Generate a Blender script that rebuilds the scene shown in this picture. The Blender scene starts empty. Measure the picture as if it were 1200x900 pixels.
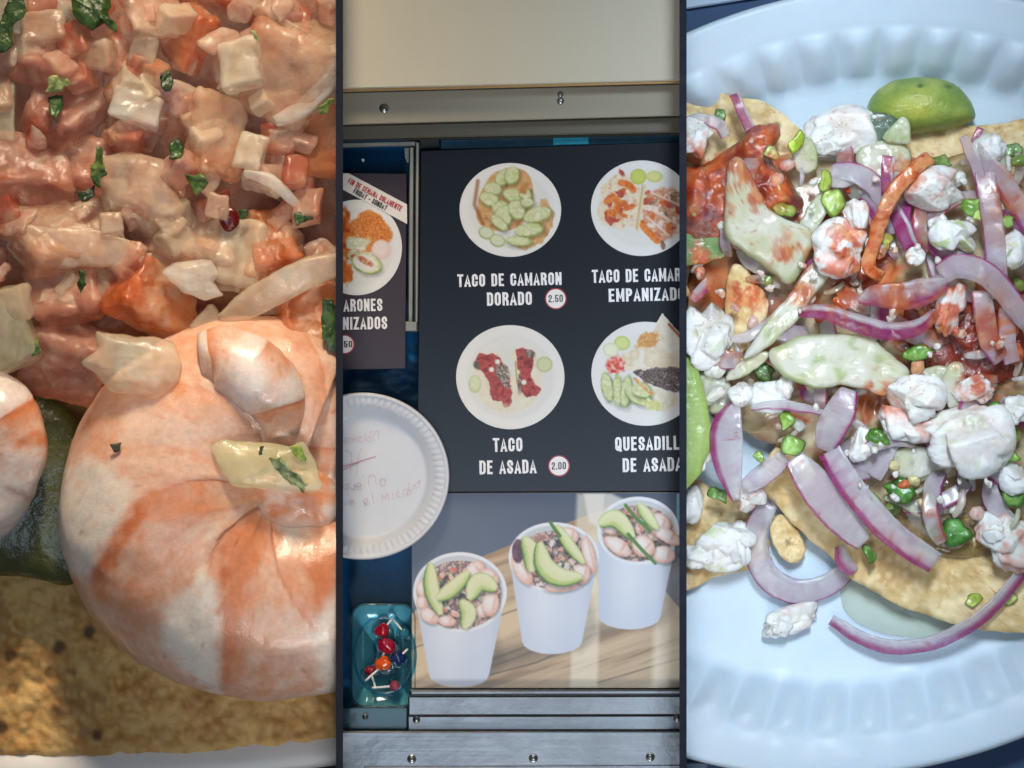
import bpy, bmesh, math, random
import numpy as np
from mathutils import Vector

# ------------------------------------------------------------------ camera, light, exposure
SC = bpy.context.scene
COL = SC.collection
CAMZ = 6.0
cam = bpy.data.cameras.new("camera"); camo = bpy.data.objects.new("camera", cam); COL.objects.link(camo)
camo.location = (0, 0, CAMZ); cam.sensor_width = 36.0; cam.lens = 36.0 * CAMZ / 1.2
cam.clip_start = 0.1; cam.clip_end = 60.0
SC.camera = camo

W = bpy.data.worlds.new("World"); SC.world = W; W.use_nodes = True
W.node_tree.nodes["Background"].inputs[0].default_value = (0.90, 0.95, 1.0, 1)
W.node_tree.nodes["Background"].inputs[1].default_value = 0.10

def lamp(name, loc, target, sx, sy, power, col, spread):
    l = bpy.data.lights.new(name, 'AREA'); l.shape = 'RECTANGLE'; l.size = sx; l.size_y = sy
    l.energy = power; l.color = col; l.spread = math.radians(spread)
    o = bpy.data.objects.new(name, l); COL.objects.link(o); o.location = loc
    d = Vector(target) - Vector(loc)
    o.rotation_euler = d.to_track_quat('-Z', 'Y').to_euler()
    return o
# one soft window-like lamp over each bay (warm, neutral, cool daylight) and one broad cool skylight
lamp("window_lamp_warm", (-0.28, 2.05, 1.42), (-0.40, 0.0, 0), 0.26, 0.8, 2.2, (1.0, 0.82, 0.60), 26)
lamp("window_lamp_neutral", (0.0, -1.6, 1.9), (0.0, -0.1, 0), 0.30, 0.9, 0.8, (1.0, 0.97, 0.94), 24)
lamp("window_lamp_cool", (0.36, 1.0, 2.2), (0.40, 0.0, 0), 0.26, 1.0, 1.85, (0.78, 0.90, 1.0), 24)
lamp("skylight", (0.0, -1.38, 6.4), (0.0, -0.2, 0), 2.6, 2.6, 56.0, (0.66, 0.83, 1.0), 180)

SC.view_settings.view_transform = 'Standard'; SC.view_settings.look = 'None'
SC.view_settings.gamma = 1.0; SC.view_settings.exposure = 0.0
SC.view_settings.use_curve_mapping = False
SC.cycles.max_bounces = 7; SC.cycles.diffuse_bounces = 3; SC.cycles.transparent_max_bounces = 14; SC.cycles.adaptive_threshold = 0.02

# ------------------------------------------------------------------ helpers
def lin(c):
    c = np.asarray(c, float) / 255.0
    return np.where(c <= 0.04045, c / 12.92, ((c + 0.055) / 1.055) ** 2.4)

def P(px, py, z):
    """plan millimetres (px right, py down, z up) to metres, allowing for the height above the table"""
    s = (CAMZ - z / 1000.0) / CAMZ
    return Vector(((px - 600.0) / 1000.0 * s, (450.0 - py) / 1000.0 * s, z / 1000.0))

def _hash(ix, iy, iz, seed):
    h = (ix.astype(np.int64) * 374761393 + iy.astype(np.int64) * 668265263 + iz.astype(np.int64) * 2147483647 + seed * 1274126177) & 0xFFFFFFFF
    h = ((h ^ (h >> 13)) * 1274126177) & 0xFFFFFFFF
    h = ((h ^ (h >> 16)) * 2246822519) & 0xFFFFFFFF
    return ((h ^ (h >> 15)) & 0xFFFFFF) / float(0xFFFFFF)

def vnoise(p, seed=0):
    i = np.floor(p).astype(np.int64); f = p - i; f = f * f * (3 - 2 * f)
    r = 0
    for dx in (0, 1):
        wx = f[:, 0] if dx else 1 - f[:, 0]
        for dy in (0, 1):
            wy = f[:, 1] if dy else 1 - f[:, 1]
            for dz in (0, 1):
                wz = f[:, 2] if dz else 1 - f[:, 2]
                r = r + wx * wy * wz * _hash(i[:, 0] + dx, i[:, 1] + dy, i[:, 2] + dz, seed)
    return r

def fbm(p, sc, seed=0, octv=3):
    p = np.asarray(p, float) / sc; a = 1.0; t = 0; r = 0
    for k in range(octv):
        r = r + a * vnoise(p * (2.03 ** k) + 17.3 * k, seed + k * 11); t += a; a *= 0.5
    return r / t

def worley(p, sc, seed=0):
    p = np.asarray(p, float) / sc; i = np.floor(p).astype(np.int64); best = np.full(len(p), 9.0)
    for dx in (-1, 0, 1):
        for dy in (-1, 0, 1):
            for dz in (-1, 0, 1):
                c = i + np.array([dx, dy, dz])
                q = c + np.stack([_hash(c[:, 0], c[:, 1], c[:, 2], seed + k) for k in (1, 2, 3)], 1)
                best = np.minimum(best, ((p - q) ** 2).sum(1))
    return np.sqrt(best)

def sm(a, b, x):
    t = np.clip((x - a) / (b - a), 0, 1); return t * t * (3 - 2 * t)

def mix(a, b, t):
    t = np.asarray(t)[:, None]; return a * (1 - t) + b * t

BAY = {'L': (-400.0, 397.5), 'M': (397.5, 800.5), 'R': (800.5, 1700.0), None: (-9e9, 9e9)}
MATS = {}
HOME = {}   # world origin of every object built, for parenting

def mk(name, V, F, C, mat, parent=None, bay=None, label=None, cat=None, group=None, kind=None, smooth=True, recalc=True):
    """one mesh object from plan-millimetre vertices; the part beyond the bay's partition is cut away"""
    V = np.asarray(V, float); me = bpy.data.meshes.new(name)
    me.from_pydata(V.tolist(), [], F if isinstance(F, list) else F.tolist())
    if C is not None:
        C = np.asarray(C, float)
        if C.ndim == 1: C = np.tile(C, (len(V), 1))
        at = me.color_attributes.new("Col", 'FLOAT_COLOR', 'POINT')
        at.data.foreach_set("color", np.concatenate([np.clip(C, 0, 1), np.ones((len(V), 1))], 1).astype(np.float32).ravel())
    lo, hi = BAY[bay]
    if len(V) and (V[:, 0].min() < lo or V[:, 0].max() > hi):
        bm = bmesh.new(); bm.from_mesh(me)
        for x, n in ((lo, -1), (hi, 1)):
            if abs(x) > 3000: continue
            bmesh.ops.bisect_plane(bm, geom=bm.verts[:] + bm.edges[:] + bm.faces[:], dist=1e-5, plane_co=(x, 0, 0), plane_no=(n, 0, 0), clear_outer=True)
        bm.to_mesh(me); bm.free()
    n = len(me.vertices)
    if n == 0:
        bpy.data.meshes.remove(me); return None
    A = np.empty(n * 3, np.float32); me.vertices.foreach_get("co", A); A = A.reshape(-1, 3).astype(float)
    s = (CAMZ - A[:, 2] / 1000.0) / CAMZ
    Wd = np.stack([(A[:, 0] - 600) / 1000 * s, (450 - A[:, 1]) / 1000 * s, A[:, 2] / 1000], 1)
    o = np.array([(Wd[:, 0].min() + Wd[:, 0].max()) / 2, (Wd[:, 1].min() + Wd[:, 1].max()) / 2, Wd[:, 2].min()])
    me.vertices.foreach_set("co", (Wd - o).astype(np.float32).ravel())
    if recalc:
        bm = bmesh.new(); bm.from_mesh(me); bmesh.ops.recalc_face_normals(bm, faces=bm.faces[:]); bm.to_mesh(me); bm.free()
    else:
        me.flip_normals()      # plan y runs down, so the winding turns over
    if smooth: me.polygons.foreach_set("use_smooth", np.ones(len(me.polygons), bool))
    me.materials.append(MATS[mat]); me.update()
    ob = bpy.data.objects.new(name, me); COL.objects.link(ob)
    HOME[ob] = Vector(o)
    if parent is not None:
        ob.parent = parent; ob.location = Vector(o) - HOME[parent]
    else:
        ob.location = o
    tag(ob, label, cat, group, kind)
    return ob

def tag(ob, label=None, cat=None, group=None, kind=None):
    if label: ob["label"] = label
    if cat: ob["category"] = cat
    if group: ob["group"] = group
    if kind: ob["kind"] = kind

def thing(name, px, py, z, label, cat, group=None):
    e = bpy.data.objects.new(name, None); COL.objects.link(e)
    e.empty_display_size = 0.02; e.location = P(px, py, z); HOME[e] = Vector(e.location)
    tag(e, label, cat, group); return e

# ------------------------------------------------------------------ materials
def new_mat(name):
    m = bpy.data.materials.new(name); m.use_nodes = True; MATS[name] = m
    return m, m.node_tree, m.node_tree.nodes["Principled BSDF"]

def food_mat(name, rough, sss=0.0, srad=0.008, coat=0.0, bump=0.0, bsc=200.0, mott=0.12, msc=90.0, spec=0.5, rvar=0.15, trans=0.0, srgb=(1.0, 0.55, 0.38), bump2=0.0, bsc2=900.0, alpha=1.0):
    m, nt, b = new_mat(name); N = nt.nodes; L = nt.links
    va = N.new("ShaderNodeVertexColor"); va.layer_name = "Col"
    tc = N.new("ShaderNodeTexCoord")
    n1 = N.new("ShaderNodeTexNoise"); n1.inputs["Scale"].default_value = msc; n1.inputs["Detail"].default_value = 4
    L.new(tc.outputs["Object"], n1.inputs["Vector"])
    mr = N.new("ShaderNodeMapRange"); mr.inputs[1].default_value = 0.2; mr.inputs[2].default_value = 0.75
    mr.inputs[3].default_value = 1 - mott; mr.inputs[4].default_value = 1 + mott
    L.new(n1.outputs["Fac"], mr.inputs[0])
    mx = N.new("ShaderNodeVectorMath"); mx.operation = 'SCALE'
    L.new(va.outputs["Color"], mx.inputs[0]); L.new(mr.outputs[0], mx.inputs["Scale"])
    L.new(mx.outputs[0], b.inputs["Base Color"])
    n2 = N.new("ShaderNodeTexNoise"); n2.inputs["Scale"].default_value = bsc; n2.inputs["Detail"].default_value = 5
    L.new(tc.outputs["Object"], n2.inputs["Vector"])
    r2 = N.new("ShaderNodeMapRange"); r2.inputs[1].default_value = 0.3; r2.inputs[2].default_value = 0.7
    r2.inputs[3].default_value = max(0.02, rough - rvar); r2.inputs[4].default_value = rough + rvar
    L.new(n1.outputs["Fac"], r2.inputs[0]); L.new(r2.outputs[0], b.inputs["Roughness"])
    b.inputs["Specular IOR Level"].default_value = spec
    b.inputs["Coat Weight"].default_value = coat; b.inputs["Coat Roughness"].default_value = 0.08
    if sss:
        b.inputs["Subsurface Weight"].default_value = sss
        b.inputs["Subsurface Radius"].default_value = srgb
        b.inputs["Subsurface Scale"].default_value = srad
    b.inputs["Alpha"].default_value = alpha
    if trans: b.inputs["Transmission Weight"].default_value = trans; b.inputs["IOR"].default_value = 1.36
    if bump:
        bp = N.new("ShaderNodeBump"); bp.inputs["Strength"].default_value = bump; bp.inputs["Distance"].default_value = 0.004
        L.new(n2.outputs["Fac"], bp.inputs["Height"])
        last = bp
        if bump2:
            n3 = N.new("ShaderNodeTexNoise"); n3.inputs["Scale"].default_value = bsc2; n3.inputs["Detail"].default_value = 3
            L.new(tc.outputs["Object"], n3.inputs["Vector"])
            b2 = N.new("ShaderNodeBump"); b2.inputs["Strength"].default_value = bump2; b2.inputs["Distance"].default_value = 0.002
            L.new(n3.outputs["Fac"], b2.inputs["Height"]); L.new(bp.outputs[0], b2.inputs["Normal"]); last = b2
        L.new(last.outputs[0], b.inputs["Normal"])
        if coat: L.new(last.outputs[0], b.inputs["Coat Normal"])
    return m

food_mat("tomato_flesh", 0.30, sss=0.7, srad=0.03, alpha=0.46, srgb=(1.0, 0.6, 0.45), coat=0.35, bump=0.7, bsc=60, mott=0.08, msc=70, rvar=0.08, bump2=0.5, bsc2=170)
food_mat("onion_flesh", 0.26, sss=0.6, srad=0.014, alpha=0.56, srgb=(1.0, 0.92, 0.85), coat=0.35, bump=0.3, bsc=45, mott=0.03, msc=60, rvar=0.05, bump2=0.12, bsc2=300)
food_mat("glassy_onion", 0.24, sss=0.6, srad=0.02, alpha=0.42, srgb=(1.0, 0.85, 0.7), coat=0.35, bump=0.4, bsc=60, mott=0.05, msc=60, rvar=0.05, bump2=0.25, bsc2=220)
food_mat("shrimp_flesh", 0.34, sss=0.55, srad=0.018, coat=0.3, bump=0.22, bsc=38, mott=0.10, rvar=0.06, msc=170, bump2=0.18, bsc2=420)
food_mat("herb_leaf", 0.38, sss=0.15, srad=0.004, coat=0.15, bump=0.5, bsc=160, mott=0.25, msc=90)
food_mat("crisp_tortilla", 0.60, sss=0.12, srad=0.006, bump=0.5, bsc=50, mott=0.10, msc=90, bump2=0.3, bsc2=240)
food_mat("cheese_curd", 0.40, sss=0.4, srad=0.010, srgb=(1, .95, .9), coat=0.15, bump=0.3, bsc=90, mott=0.08, msc=120, bump2=0.35, bsc2=380)
food_mat("wet_vegetable", 0.25, sss=0.4, srad=0.012, coat=0.35, bump=0.4, bsc=90, mott=0.06, rvar=0.06, msc=110, bump2=0.18, bsc2=420)
food_mat("chile_sauce", 0.18, alpha=0.8, sss=0.25, srad=0.006, coat=0.8, bump=0.9, bsc=90, mott=0.30, msc=80, rvar=0.08, bump2=0.4, bsc2=300)
food_mat("broth", 0.22, sss=0.5, srad=0.02, coat=0.25, bump=0.3, bsc=45, mott=0.12, msc=50, rvar=0.04)
food_mat("clear_broth", 0.06, sss=0.0, trans=0.85, coat=0.6, bump=0.25, bsc=40, mott=0.05, msc=50, rvar=0.02)
food_mat("cucumber_flesh", 0.22, sss=0.5, srad=0.016, srgb=(1, .95, .8), alpha=0.74, coat=0.12, bump=0.22, bsc=60, mott=0.04, rvar=0.05, msc=80, bump2=0.2, bsc2=260)
food_mat("lime_peel", 0.36, sss=0.2, srad=0.006, coat=0.1, bump=0.4, bsc=260, mott=0.10, msc=120, rvar=0.05)
food_mat("thin_juice", 0.08, coat=0.5, alpha=0.22, bump=0.1, bsc=30, mott=0.05, rvar=0.02)
food_mat("foam_plastic", 0.5, sss=0.25, srad=0.006, bump=0.06, bsc=400, mott=0.02, msc=30)
food_mat("poster_print", 0.20, mott=0.03, msc=8, rvar=0.0)
food_mat("painted_panel", 0.55, bump=0.12, bsc=60, mott=0.05, msc=6, rvar=0.08, bump2=0.06, bsc2=700)
food_mat("ink", 0.5, mott=0.15, msc=200)
food_mat("candy", 0.12, sss=0.4, srad=0.008, coat=0.6, mott=0.10, msc=120, rvar=0.05)
food_mat("dark_board", 0.7, bump=0.1, bsc=200, mott=0.1, msc=60, spec=0.2)

def metal_mat(name, col, rough, streak=0.35, dirt=0.25):
    m, nt, b = new_mat(name); N = nt.nodes; L = nt.links
    tc = N.new("ShaderNodeTexCoord"); mp = N.new("ShaderNodeMapping"); mp.inputs["Scale"].default_value = (3.0, 160.0, 40.0)
    L.new(tc.outputs["Object"], mp.inputs["Vector"])
    n = N.new("ShaderNodeTexNoise"); n.inputs["Scale"].default_value = 3.0; n.inputs["Detail"].default_value = 6
    L.new(mp.outputs[0], n.inputs["Vector"])
    r = N.new("ShaderNodeMapRange"); r.inputs[3].default_value = rough - 0.1; r.inputs[4].default_value = rough + 0.12
    L.new(n.outputs["Fac"], r.inputs[0]); L.new(r.outputs[0], b.inputs["Roughness"])
    n2 = N.new("ShaderNodeTexNoise"); n2.inputs["Scale"].default_value = 14.0; n2.inputs["Detail"].default_value = 6
    L.new(tc.outputs["Object"], n2.inputs["Vector"])
    cr = N.new("ShaderNodeMapRange"); cr.inputs[1].default_value = 0.3; cr.inputs[2].default_value = 0.7
    cr.inputs[3].default_value = 1 - dirt; cr.inputs[4].default_value = 1.0
    L.new(n2.outputs["Fac"], cr.inputs[0])
    mx = N.new("ShaderNodeVectorMath"); mx.operation = 'SCALE'; mx.inputs[0].default_value = tuple(col)
    L.new(cr.outputs[0], mx.inputs["Scale"]); L.new(mx.outputs[0], b.inputs["Base Color"])
    b.inputs["Metallic"].default_value = 1.0
    bp = N.new("ShaderNodeBump"); bp.inputs["Strength"].default_value = streak * 0.3; bp.inputs["Distance"].default_value = 0.001
    L.new(n.outputs["Fac"], bp.inputs["Height"])
    b2 = N.new("ShaderNodeBump"); b2.inputs["Strength"].default_value = 0.35; b2.inputs["Distance"].default_value = 0.01
    L.new(n2.outputs["Fac"], b2.inputs["Height"]); L.new(bp.outputs[0], b2.inputs["Normal"]); L.new(b2.outputs[0], b.inputs["Normal"])
metal_mat("brushed_steel", (0.30, 0.31, 0.33), 0.36)
metal_mat("dull_aluminium", (0.36, 0.35, 0.31), 0.5)
metal_mat("dark_steel", (0.17, 0.16, 0.14), 0.5)
metal_mat("screw_steel", (0.5, 0.5, 0.5), 0.3)

def glass_mat(name, tint, gloss):
    m, nt, b = new_mat(name); N = nt.nodes; L = nt.links
    N.remove(b); out = N["Material Output"]
    t = N.new("ShaderNodeBsdfTransparent"); t.inputs[0].default_value = (*tint, 1)
    g = N.new("ShaderNodeBsdfGlossy"); g.inputs["Roughness"].default_value = 0.12
    f = N.new("ShaderNodeFresnel"); f.inputs[0].default_value = 1.5
    mth = N.new("ShaderNodeMath"); mth.operation = 'MULTIPLY'; mth.inputs[1].default_value = gloss
    L.new(f.outputs[0], mth.inputs[0])
    mx = N.new("ShaderNodeMixShader"); L.new(mth.outputs[0], mx.inputs[0]); L.new(t.outputs[0], mx.inputs[1]); L.new(g.outputs[0], mx.inputs[2])
    tcn = N.new("ShaderNodeTexCoord"); nn = N.new("ShaderNodeTexNoise"); nn.inputs["Scale"].default_value = 30
    L.new(tcn.outputs["Object"], nn.inputs["Vector"]); bp = N.new("ShaderNodeBump"); bp.inputs["Strength"].default_value = 0.2; bp.inputs["Distance"].default_value = 0.004
    L.new(nn.outputs["Fac"], bp.inputs["Height"]); L.new(bp.outputs[0], g.inputs["Normal"])
    L.new(mx.outputs[0], out.inputs["Surface"])
glass_mat("window_glass", (0.50, 0.82, 0.95), 0.2)
glass_mat("teal_plastic", (0.80, 0.95, 0.97), 0.9)

# ------------------------------------------------------------------ shape builders (plan millimetres)
def catmull(pts, n, closed=False):
    p = np.asarray(pts, float); m = len(p)
    if closed:
        idx = lambda i: p[i % m]; segs = m
    else:
        q = np.vstack([2 * p[0] - p[1], p, 2 * p[-1] - p[-2]]); idx = lambda i: q[i + 1]; segs = m - 1
    out = []
    ts = np.linspace(0, segs, n, endpoint=not closed)
    for t in ts:
        i = min(int(t), segs - 1); f = t - i
        a, b, c, d = idx(i - 1), idx(i), idx(i + 1), idx(i + 2)
        out.append(0.5 * (2 * b + (c - a) * f + (2 * a - 5 * b + 4 * c - d) * f * f + (3 * b - a - 3 * c + d) * f ** 3))
    return np.array(out)

def grid_faces(nu, nv, wrap=True):
    a = np.arange(nu * nv).reshape(nu, nv)
    b = np.roll(a, -1, 1) if wrap else a[:, 1:]
    c = a if wrap else a[:, :-1]
    return np.stack([c[:-1].ravel(), c[1:].ravel(), b[1:].ravel(), b[:-1].ravel()], 1)

def blob_mesh(poly, z, h, hb=None, q=3.0, tilt=(0, 0), amp=2.0, sc=14.0, seed=0, nr=9, na=44, sharp=False, cup=0.0, dense=False):
    """a puffy slab with the given plan outline; q: edge shape, tilt: rise in z per mm of x and y"""
    hb = h if hb is None else hb
    if sharp:
        p = np.asarray(poly, float); p2 = np.vstack([p, p[:1]]); d = np.r_[0, np.cumsum(np.hypot(*np.diff(p2, axis=0).T))]
        s = np.linspace(0, d[-1], na, endpoint=False); b = np.stack([np.interp(s, d, p2[:, k]) for k in (0, 1)], 1)
        b = (np.roll(b, 1, 0) + 2 * b + np.roll(b, -1, 0)) / 4
    else: b = catmull(poly, na, True)
    c = b.mean(0)
    ts = np.r_[np.linspace(0.02, 0.75, nr - 4), 0.86, 0.94, 0.985, 1.0]
    if dense: ts = np.r_[np.linspace(0.02, 0.985, nr - 2), 0.995, 1.0]
    rows, tt = [], []
    for t in ts:
        hh = h * (max(0, 1 - t ** q)) ** (1 / 2.0); rows.append((t, z + hh)); tt.append(t)
    for t in ts[::-1][1:]:
        hh = hb * (max(0, 1 - t ** q)) ** (1 / 2.0); rows.append((t, z - hh))
    V = []
    for t, zz in rows:
        xy = c + (b - c) * t
        zc = zz + tilt[0] * (xy[:, 0] - c[0]) + tilt[1] * (xy[:, 1] - c[1]) + cup * t * t
        V.append(np.column_stack([xy, zc]))
    V = np.vstack(V); T = np.repeat([r[0] for r in rows], na)
    n1 = np.stack([fbm(V + 100 * k, sc, seed + 31 * k, 3) - 0.5 for k in range(3)], 1)
    V = V + n1 * 2 * amp
    F = grid_faces(len(rows), na).tolist()
    F.append(list(range(na))[::-1]); k = (len(rows) - 1) * na; F.append(list(range(k, k + na)))
    return V, F, T

def box_mesh(cx, cy, z, w, h, d, rot=0, rx=0, ry=0, bev=0.22, amp=2.0, sc=14.0, seed=0, n=8, taper=0.0):
    """a knife-cut cuboid with softened edges, turned in space"""
    g = np.linspace(-1, 1, n); V = []; F = []
    key = {}
    def vid(p):
        k = tuple(np.round(p, 4))
        if k not in key: key[k] = len(V); V.append(p)
        return key[k]
    for ax in range(3):
        for s in (-1, 1):
            for i in range(n - 1):
                for j in range(n - 1):
                    q = []
                    for (a, b) in ((i, j), (i + 1, j), (i + 1, j + 1), (i, j + 1)):
                        p = [0, 0, 0]; p[ax] = s; p[(ax + 1) % 3] = g[a]; p[(ax + 2) % 3] = g[b]; q.append(vid(p))
                    F.append(q if s < 0 else q[::-1])
    V = np.array(V, float); L0 = V.copy()
    hd = np.array([w, h, d]) / 2.0; r = bev * hd.min() * 2
    X = V * hd; inner = np.clip(X, -(hd - r), hd - r); dv = X - inner; ln = np.linalg.norm(dv, axis=1, keepdims=True)
    X = inner + np.where(ln > 1e-6, dv / np.maximum(ln, 1e-6) * np.minimum(ln, r), 0)
    if taper: X[:, 0] *= 1 - taper * L0[:, 1]
    rng = np.random.RandomState(seed)
    X[:, 0] += X[:, 1] * rng.uniform(-0.15, 0.15); X[:, 1] += X[:, 2] * rng.uniform(-0.15, 0.15)
    def rm(a, i, j):
        a = math.radians(a); M = np.eye(3); M[i, i] = M[j, j] = math.cos(a); M[i, j] = -math.sin(a); M[j, i] = math.sin(a); return M
    X = X @ (rm(rot, 0, 1) @ rm(rx, 1, 2) @ rm(ry, 0, 2)).T
    X += np.stack([fbm(X + 50 * seed + 100 * k, sc, seed + 31 * k, 3) - 0.5 for k in range(3)], 1) * 2 * amp
    X += np.array([cx, cy, z])
    return X, F, L0

def strip_mesh(path, w, th, n=40, nv=14, amp=0.8, sc=12.0, seed=0, roll=0.0, twist=0.0, taper=0.0, sq=4.0):
    """a sliced band swept along a path; width lies in plan (roll in degrees tips it up on edge)"""
    p = catmull(path, n); t = np.gradient(p, axis=0); t /= np.linalg.norm(t, axis=1, keepdims=True)
    up = np.array([0, 0, 1.0]); s = np.cross(t, up); s /= np.maximum(np.linalg.norm(s, axis=1, keepdims=True), 1e-6)
    u = np.cross(s, t)
    V, A = [], []; ph = np.linspace(0, 2 * math.pi, nv, endpoint=False)
    cs, sn = np.cos(ph), np.sin(ph); cx = np.sign(cs) * np.abs(cs) ** (2 / sq); cy = np.sign(sn) * np.abs(sn) ** (2 / sq)
    for i in range(n):
        f = i / (n - 1); k = (1 - taper * abs(2 * f - 1) ** 2.2); e = min(1, 0.5 + 8 * min(f, 1 - f))
        a = math.radians(roll + twist * (f - 0.5)); S = s[i] * math.cos(a) + u[i] * math.sin(a); U = -s[i] * math.sin(a) + u[i] * math.cos(a)
        ww = w[i * len(w) // n] if hasattr(w, '__len__') else w
        for k2 in range(nv):
            V.append(p[i] + S * cx[k2] * ww / 2 * k + U * cy[k2] * th / 2 * e); A.append((f, cx[k2], cy[k2]))
    V = np.array(V); A = np.array(A)
    V += np.stack([fbm(V + 100 * k, sc, seed + 31 * k, 2) - 0.5 for k in range(3)], 1) * 2 * amp
    F = grid_faces(n, nv).tolist(); F.append(list(range(nv))[::-1]); F.append(list(range((n - 1) * nv, n * nv)))
    return V, F, A

def crack(p, sc, seed=0):
    """nearness to the borders between cells: 1 in a crack, 0 inside a lump"""
    p = np.asarray(p, float) / sc; i = np.floor(p).astype(np.int64); a = np.full(len(p), 9.0); b = np.full(len(p), 9.0)
    for dx in (-1, 0, 1):
        for dy in (-1, 0, 1):
            for dz in (-1, 0, 1):
                c = i + np.array([dx, dy, dz]); d = ((p - c - np.stack([_hash(c[:, 0], c[:, 1], c[:, 2], seed + k) for k in (1, 2, 3)], 1)) ** 2).sum(1)
                b = np.minimum(b, np.maximum(a, d)); a = np.minimum(a, d)
    return 1 - sm(0.0, 0.22, np.sqrt(b) - np.sqrt(a))

def curd_mesh(cx, cy, z, rx, ry, rz, seed=0, lump=0.35, lsc=0.55, rot=0, na=44, nr=26, cut=0.0):
    th = np.linspace(0.02, math.pi - 0.02, nr); ph = np.linspace(0, 2 * math.pi, na, endpoint=False)
    D = np.array([(math.sin(a) * math.cos(b), math.sin(a) * math.sin(b), math.cos(a)) for a in th for b in ph])
    w = worley(D + seed * 3.7, lsc, seed); w2 = worley(D + seed * 1.7 + 9, lsc * 0.45, seed + 5)
    k1 = crack(D + seed * 2.3, lsc, seed + 9)
    r = 1 - lump * 0.4 * (w - 0.35) - lump * 0.2 * k1 - lump * 0.28 * (w2 - 0.4) + 0.6 * (fbm(D + seed, 0.9, seed, 2) - 0.5)
    X = D * r[:, None] * np.array([rx, ry, rz]); a = math.radians(rot)
    X = np.column_stack([X[:, 0] * math.cos(a) - X[:, 1] * math.sin(a), X[:, 0] * math.sin(a) + X[:, 1] * math.cos(a), X[:, 2]]) + np.array([cx, cy, z])
    F = grid_faces(nr, na).tolist(); F.append(list(range(na))[::-1]); F.append(list(range((nr - 1) * na, nr * na)))
    return X, F, np.column_stack([w, w2])

def crumb_mesh(cx, cy, z, rx, ry, rz, seed=0, rot=0, na=64, nr=36):
    """a broken crumb: several angular facets grown together, with a grainy face"""
    th = np.linspace(0.02, math.pi - 0.02, nr); ph = np.linspace(0, 2 * math.pi, na, endpoint=False); rg = np.random.RandomState(seed + 11)
    D = np.array([(math.sin(a) * math.cos(b), math.sin(a) * math.sin(b), math.cos(a)) for a in th for b in ph]); r = np.zeros(len(D))
    for j in range(5):
        ax = rg.normal(size=3); ax[2] *= .5; ax /= np.linalg.norm(ax); N_ = rg.normal(size=(13, 3)); N_ /= np.linalg.norm(N_, axis=1, keepdims=True)
        d = rg.uniform(.36, .52, 13) + .62 * np.maximum(0, N_ @ ax) * rg.uniform(.8, 1.1); q = D @ N_.T
        r = np.maximum(r, np.where(q > .05, d / np.maximum(q, .05), 9).min(1))
    r = np.clip(r, .4, 1.15); r = r + .10 * (fbm(D + seed, .35, seed, 3) - .5) + .05 * (worley(D + seed, .22, seed) - .4)
    X = D * r[:, None] * np.array([rx, ry, rz]); a = math.radians(rot)
    X = np.column_stack([X[:, 0] * math.cos(a) - X[:, 1] * math.sin(a), X[:, 0] * math.sin(a) + X[:, 1] * math.cos(a), X[:, 2]]) + np.array([cx, cy, z])
    F = grid_faces(nr, na).tolist(); F.append(list(range(na))[::-1]); F.append(list(range((nr - 1) * na, nr * na)))
    return X, F, np.column_stack([1.25 - r, r])

def slab(name, poly, z0, z1, mat, col=None, bev=1.0, parent=None, bay='M', var=0.0, vs=60, seed=0, **kw):
    """a flat plate with a small bevel, its outline in plan millimetres"""
    p = np.asarray(poly, float); c = p.mean(0)
    area = 0.5 * np.sum(p[:, 0] * np.roll(p[:, 1], -1) - np.roll(p[:, 0], -1) * p[:, 1])
    if area < 0: p = p[::-1]
    m = len(p)
    e = np.roll(p, -1, 0) - p; e /= np.linalg.norm(e, axis=1, keepdims=True); nn = np.column_stack([-e[:, 1], e[:, 0]])
    inn = []
    for i in range(m):
        a = nn[i - 1] + nn[i]; a /= max(0.3, 1 + np.dot(nn[i - 1], nn[i])); inn.append(p[i] + a * bev)
    inn = np.array(inn)
    V = np.vstack([np.column_stack([p, np.full(m, z0)]), np.column_stack([p, np.full(m, z1 - bev)]), np.column_stack([inn, np.full(m, z1)])])
    F = []
    for k in (0, 1):
        for i in range(m):
            j = (i + 1) % m; F.append([k * m + i, k * m + j, (k + 1) * m + j, (k + 1) * m + i][::-1])
    F.append(list(range(2 * m, 3 * m))[::-1]); F.append(list(range(m)))
    C = None if col is None else lin(col)
    return mk(name, V, F, C, mat, parent, bay, smooth=False, **kw)

# ================================================================== the setting: tray floor and the two dark partitions
def tray(name, x0, x1, col, z):
    V = [(x0, -160, z), (x1, -160, z), (x1, 1060, z), (x0, 1060, z)]
    mk(name, V, [[0, 1, 2, 3]], lin(col), "dark_board", None, None, kind="structure", smooth=False, recalc=False)
tray("table_left", -160, 397, (58, 44, 30), -90)
tray("table_middle", 398, 800, (18, 30, 42), -120)
tray("table_right", 801, 1420, (70, 92, 128), -12)

def partition(x0, x1, label):
    V = []
    for z in (-125, 168):
        V += [(x0, -160, z), (x1, -160, z), (x1, 1060, z), (x0, 1060, z)]
    F = [[0, 1, 5, 4], [1, 2, 6, 5], [2, 3, 7, 6], [3, 0, 4, 7], [4, 5, 6, 7], [3, 2, 1, 0]]
    mk("partition", V, F, lin((30, 34, 47)), "dark_board", None, None, label, "partition", "dark partitions between the three bays", smooth=False)
partition(393.6, 402.0, "thin dark navy divider between shrimp tostada close-up and menu window")
partition(796.2, 804.6, "thin dark navy divider between menu window and foam plate of tostadas")

# ================================================================== left bay: shrimp tostada under chopped salsa
def food(name, V, F, C, mat, label, cat, group=None, bay='L', parent=None):
    return mk(name, V, F, C, mat, parent, bay, label, cat, group)

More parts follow.
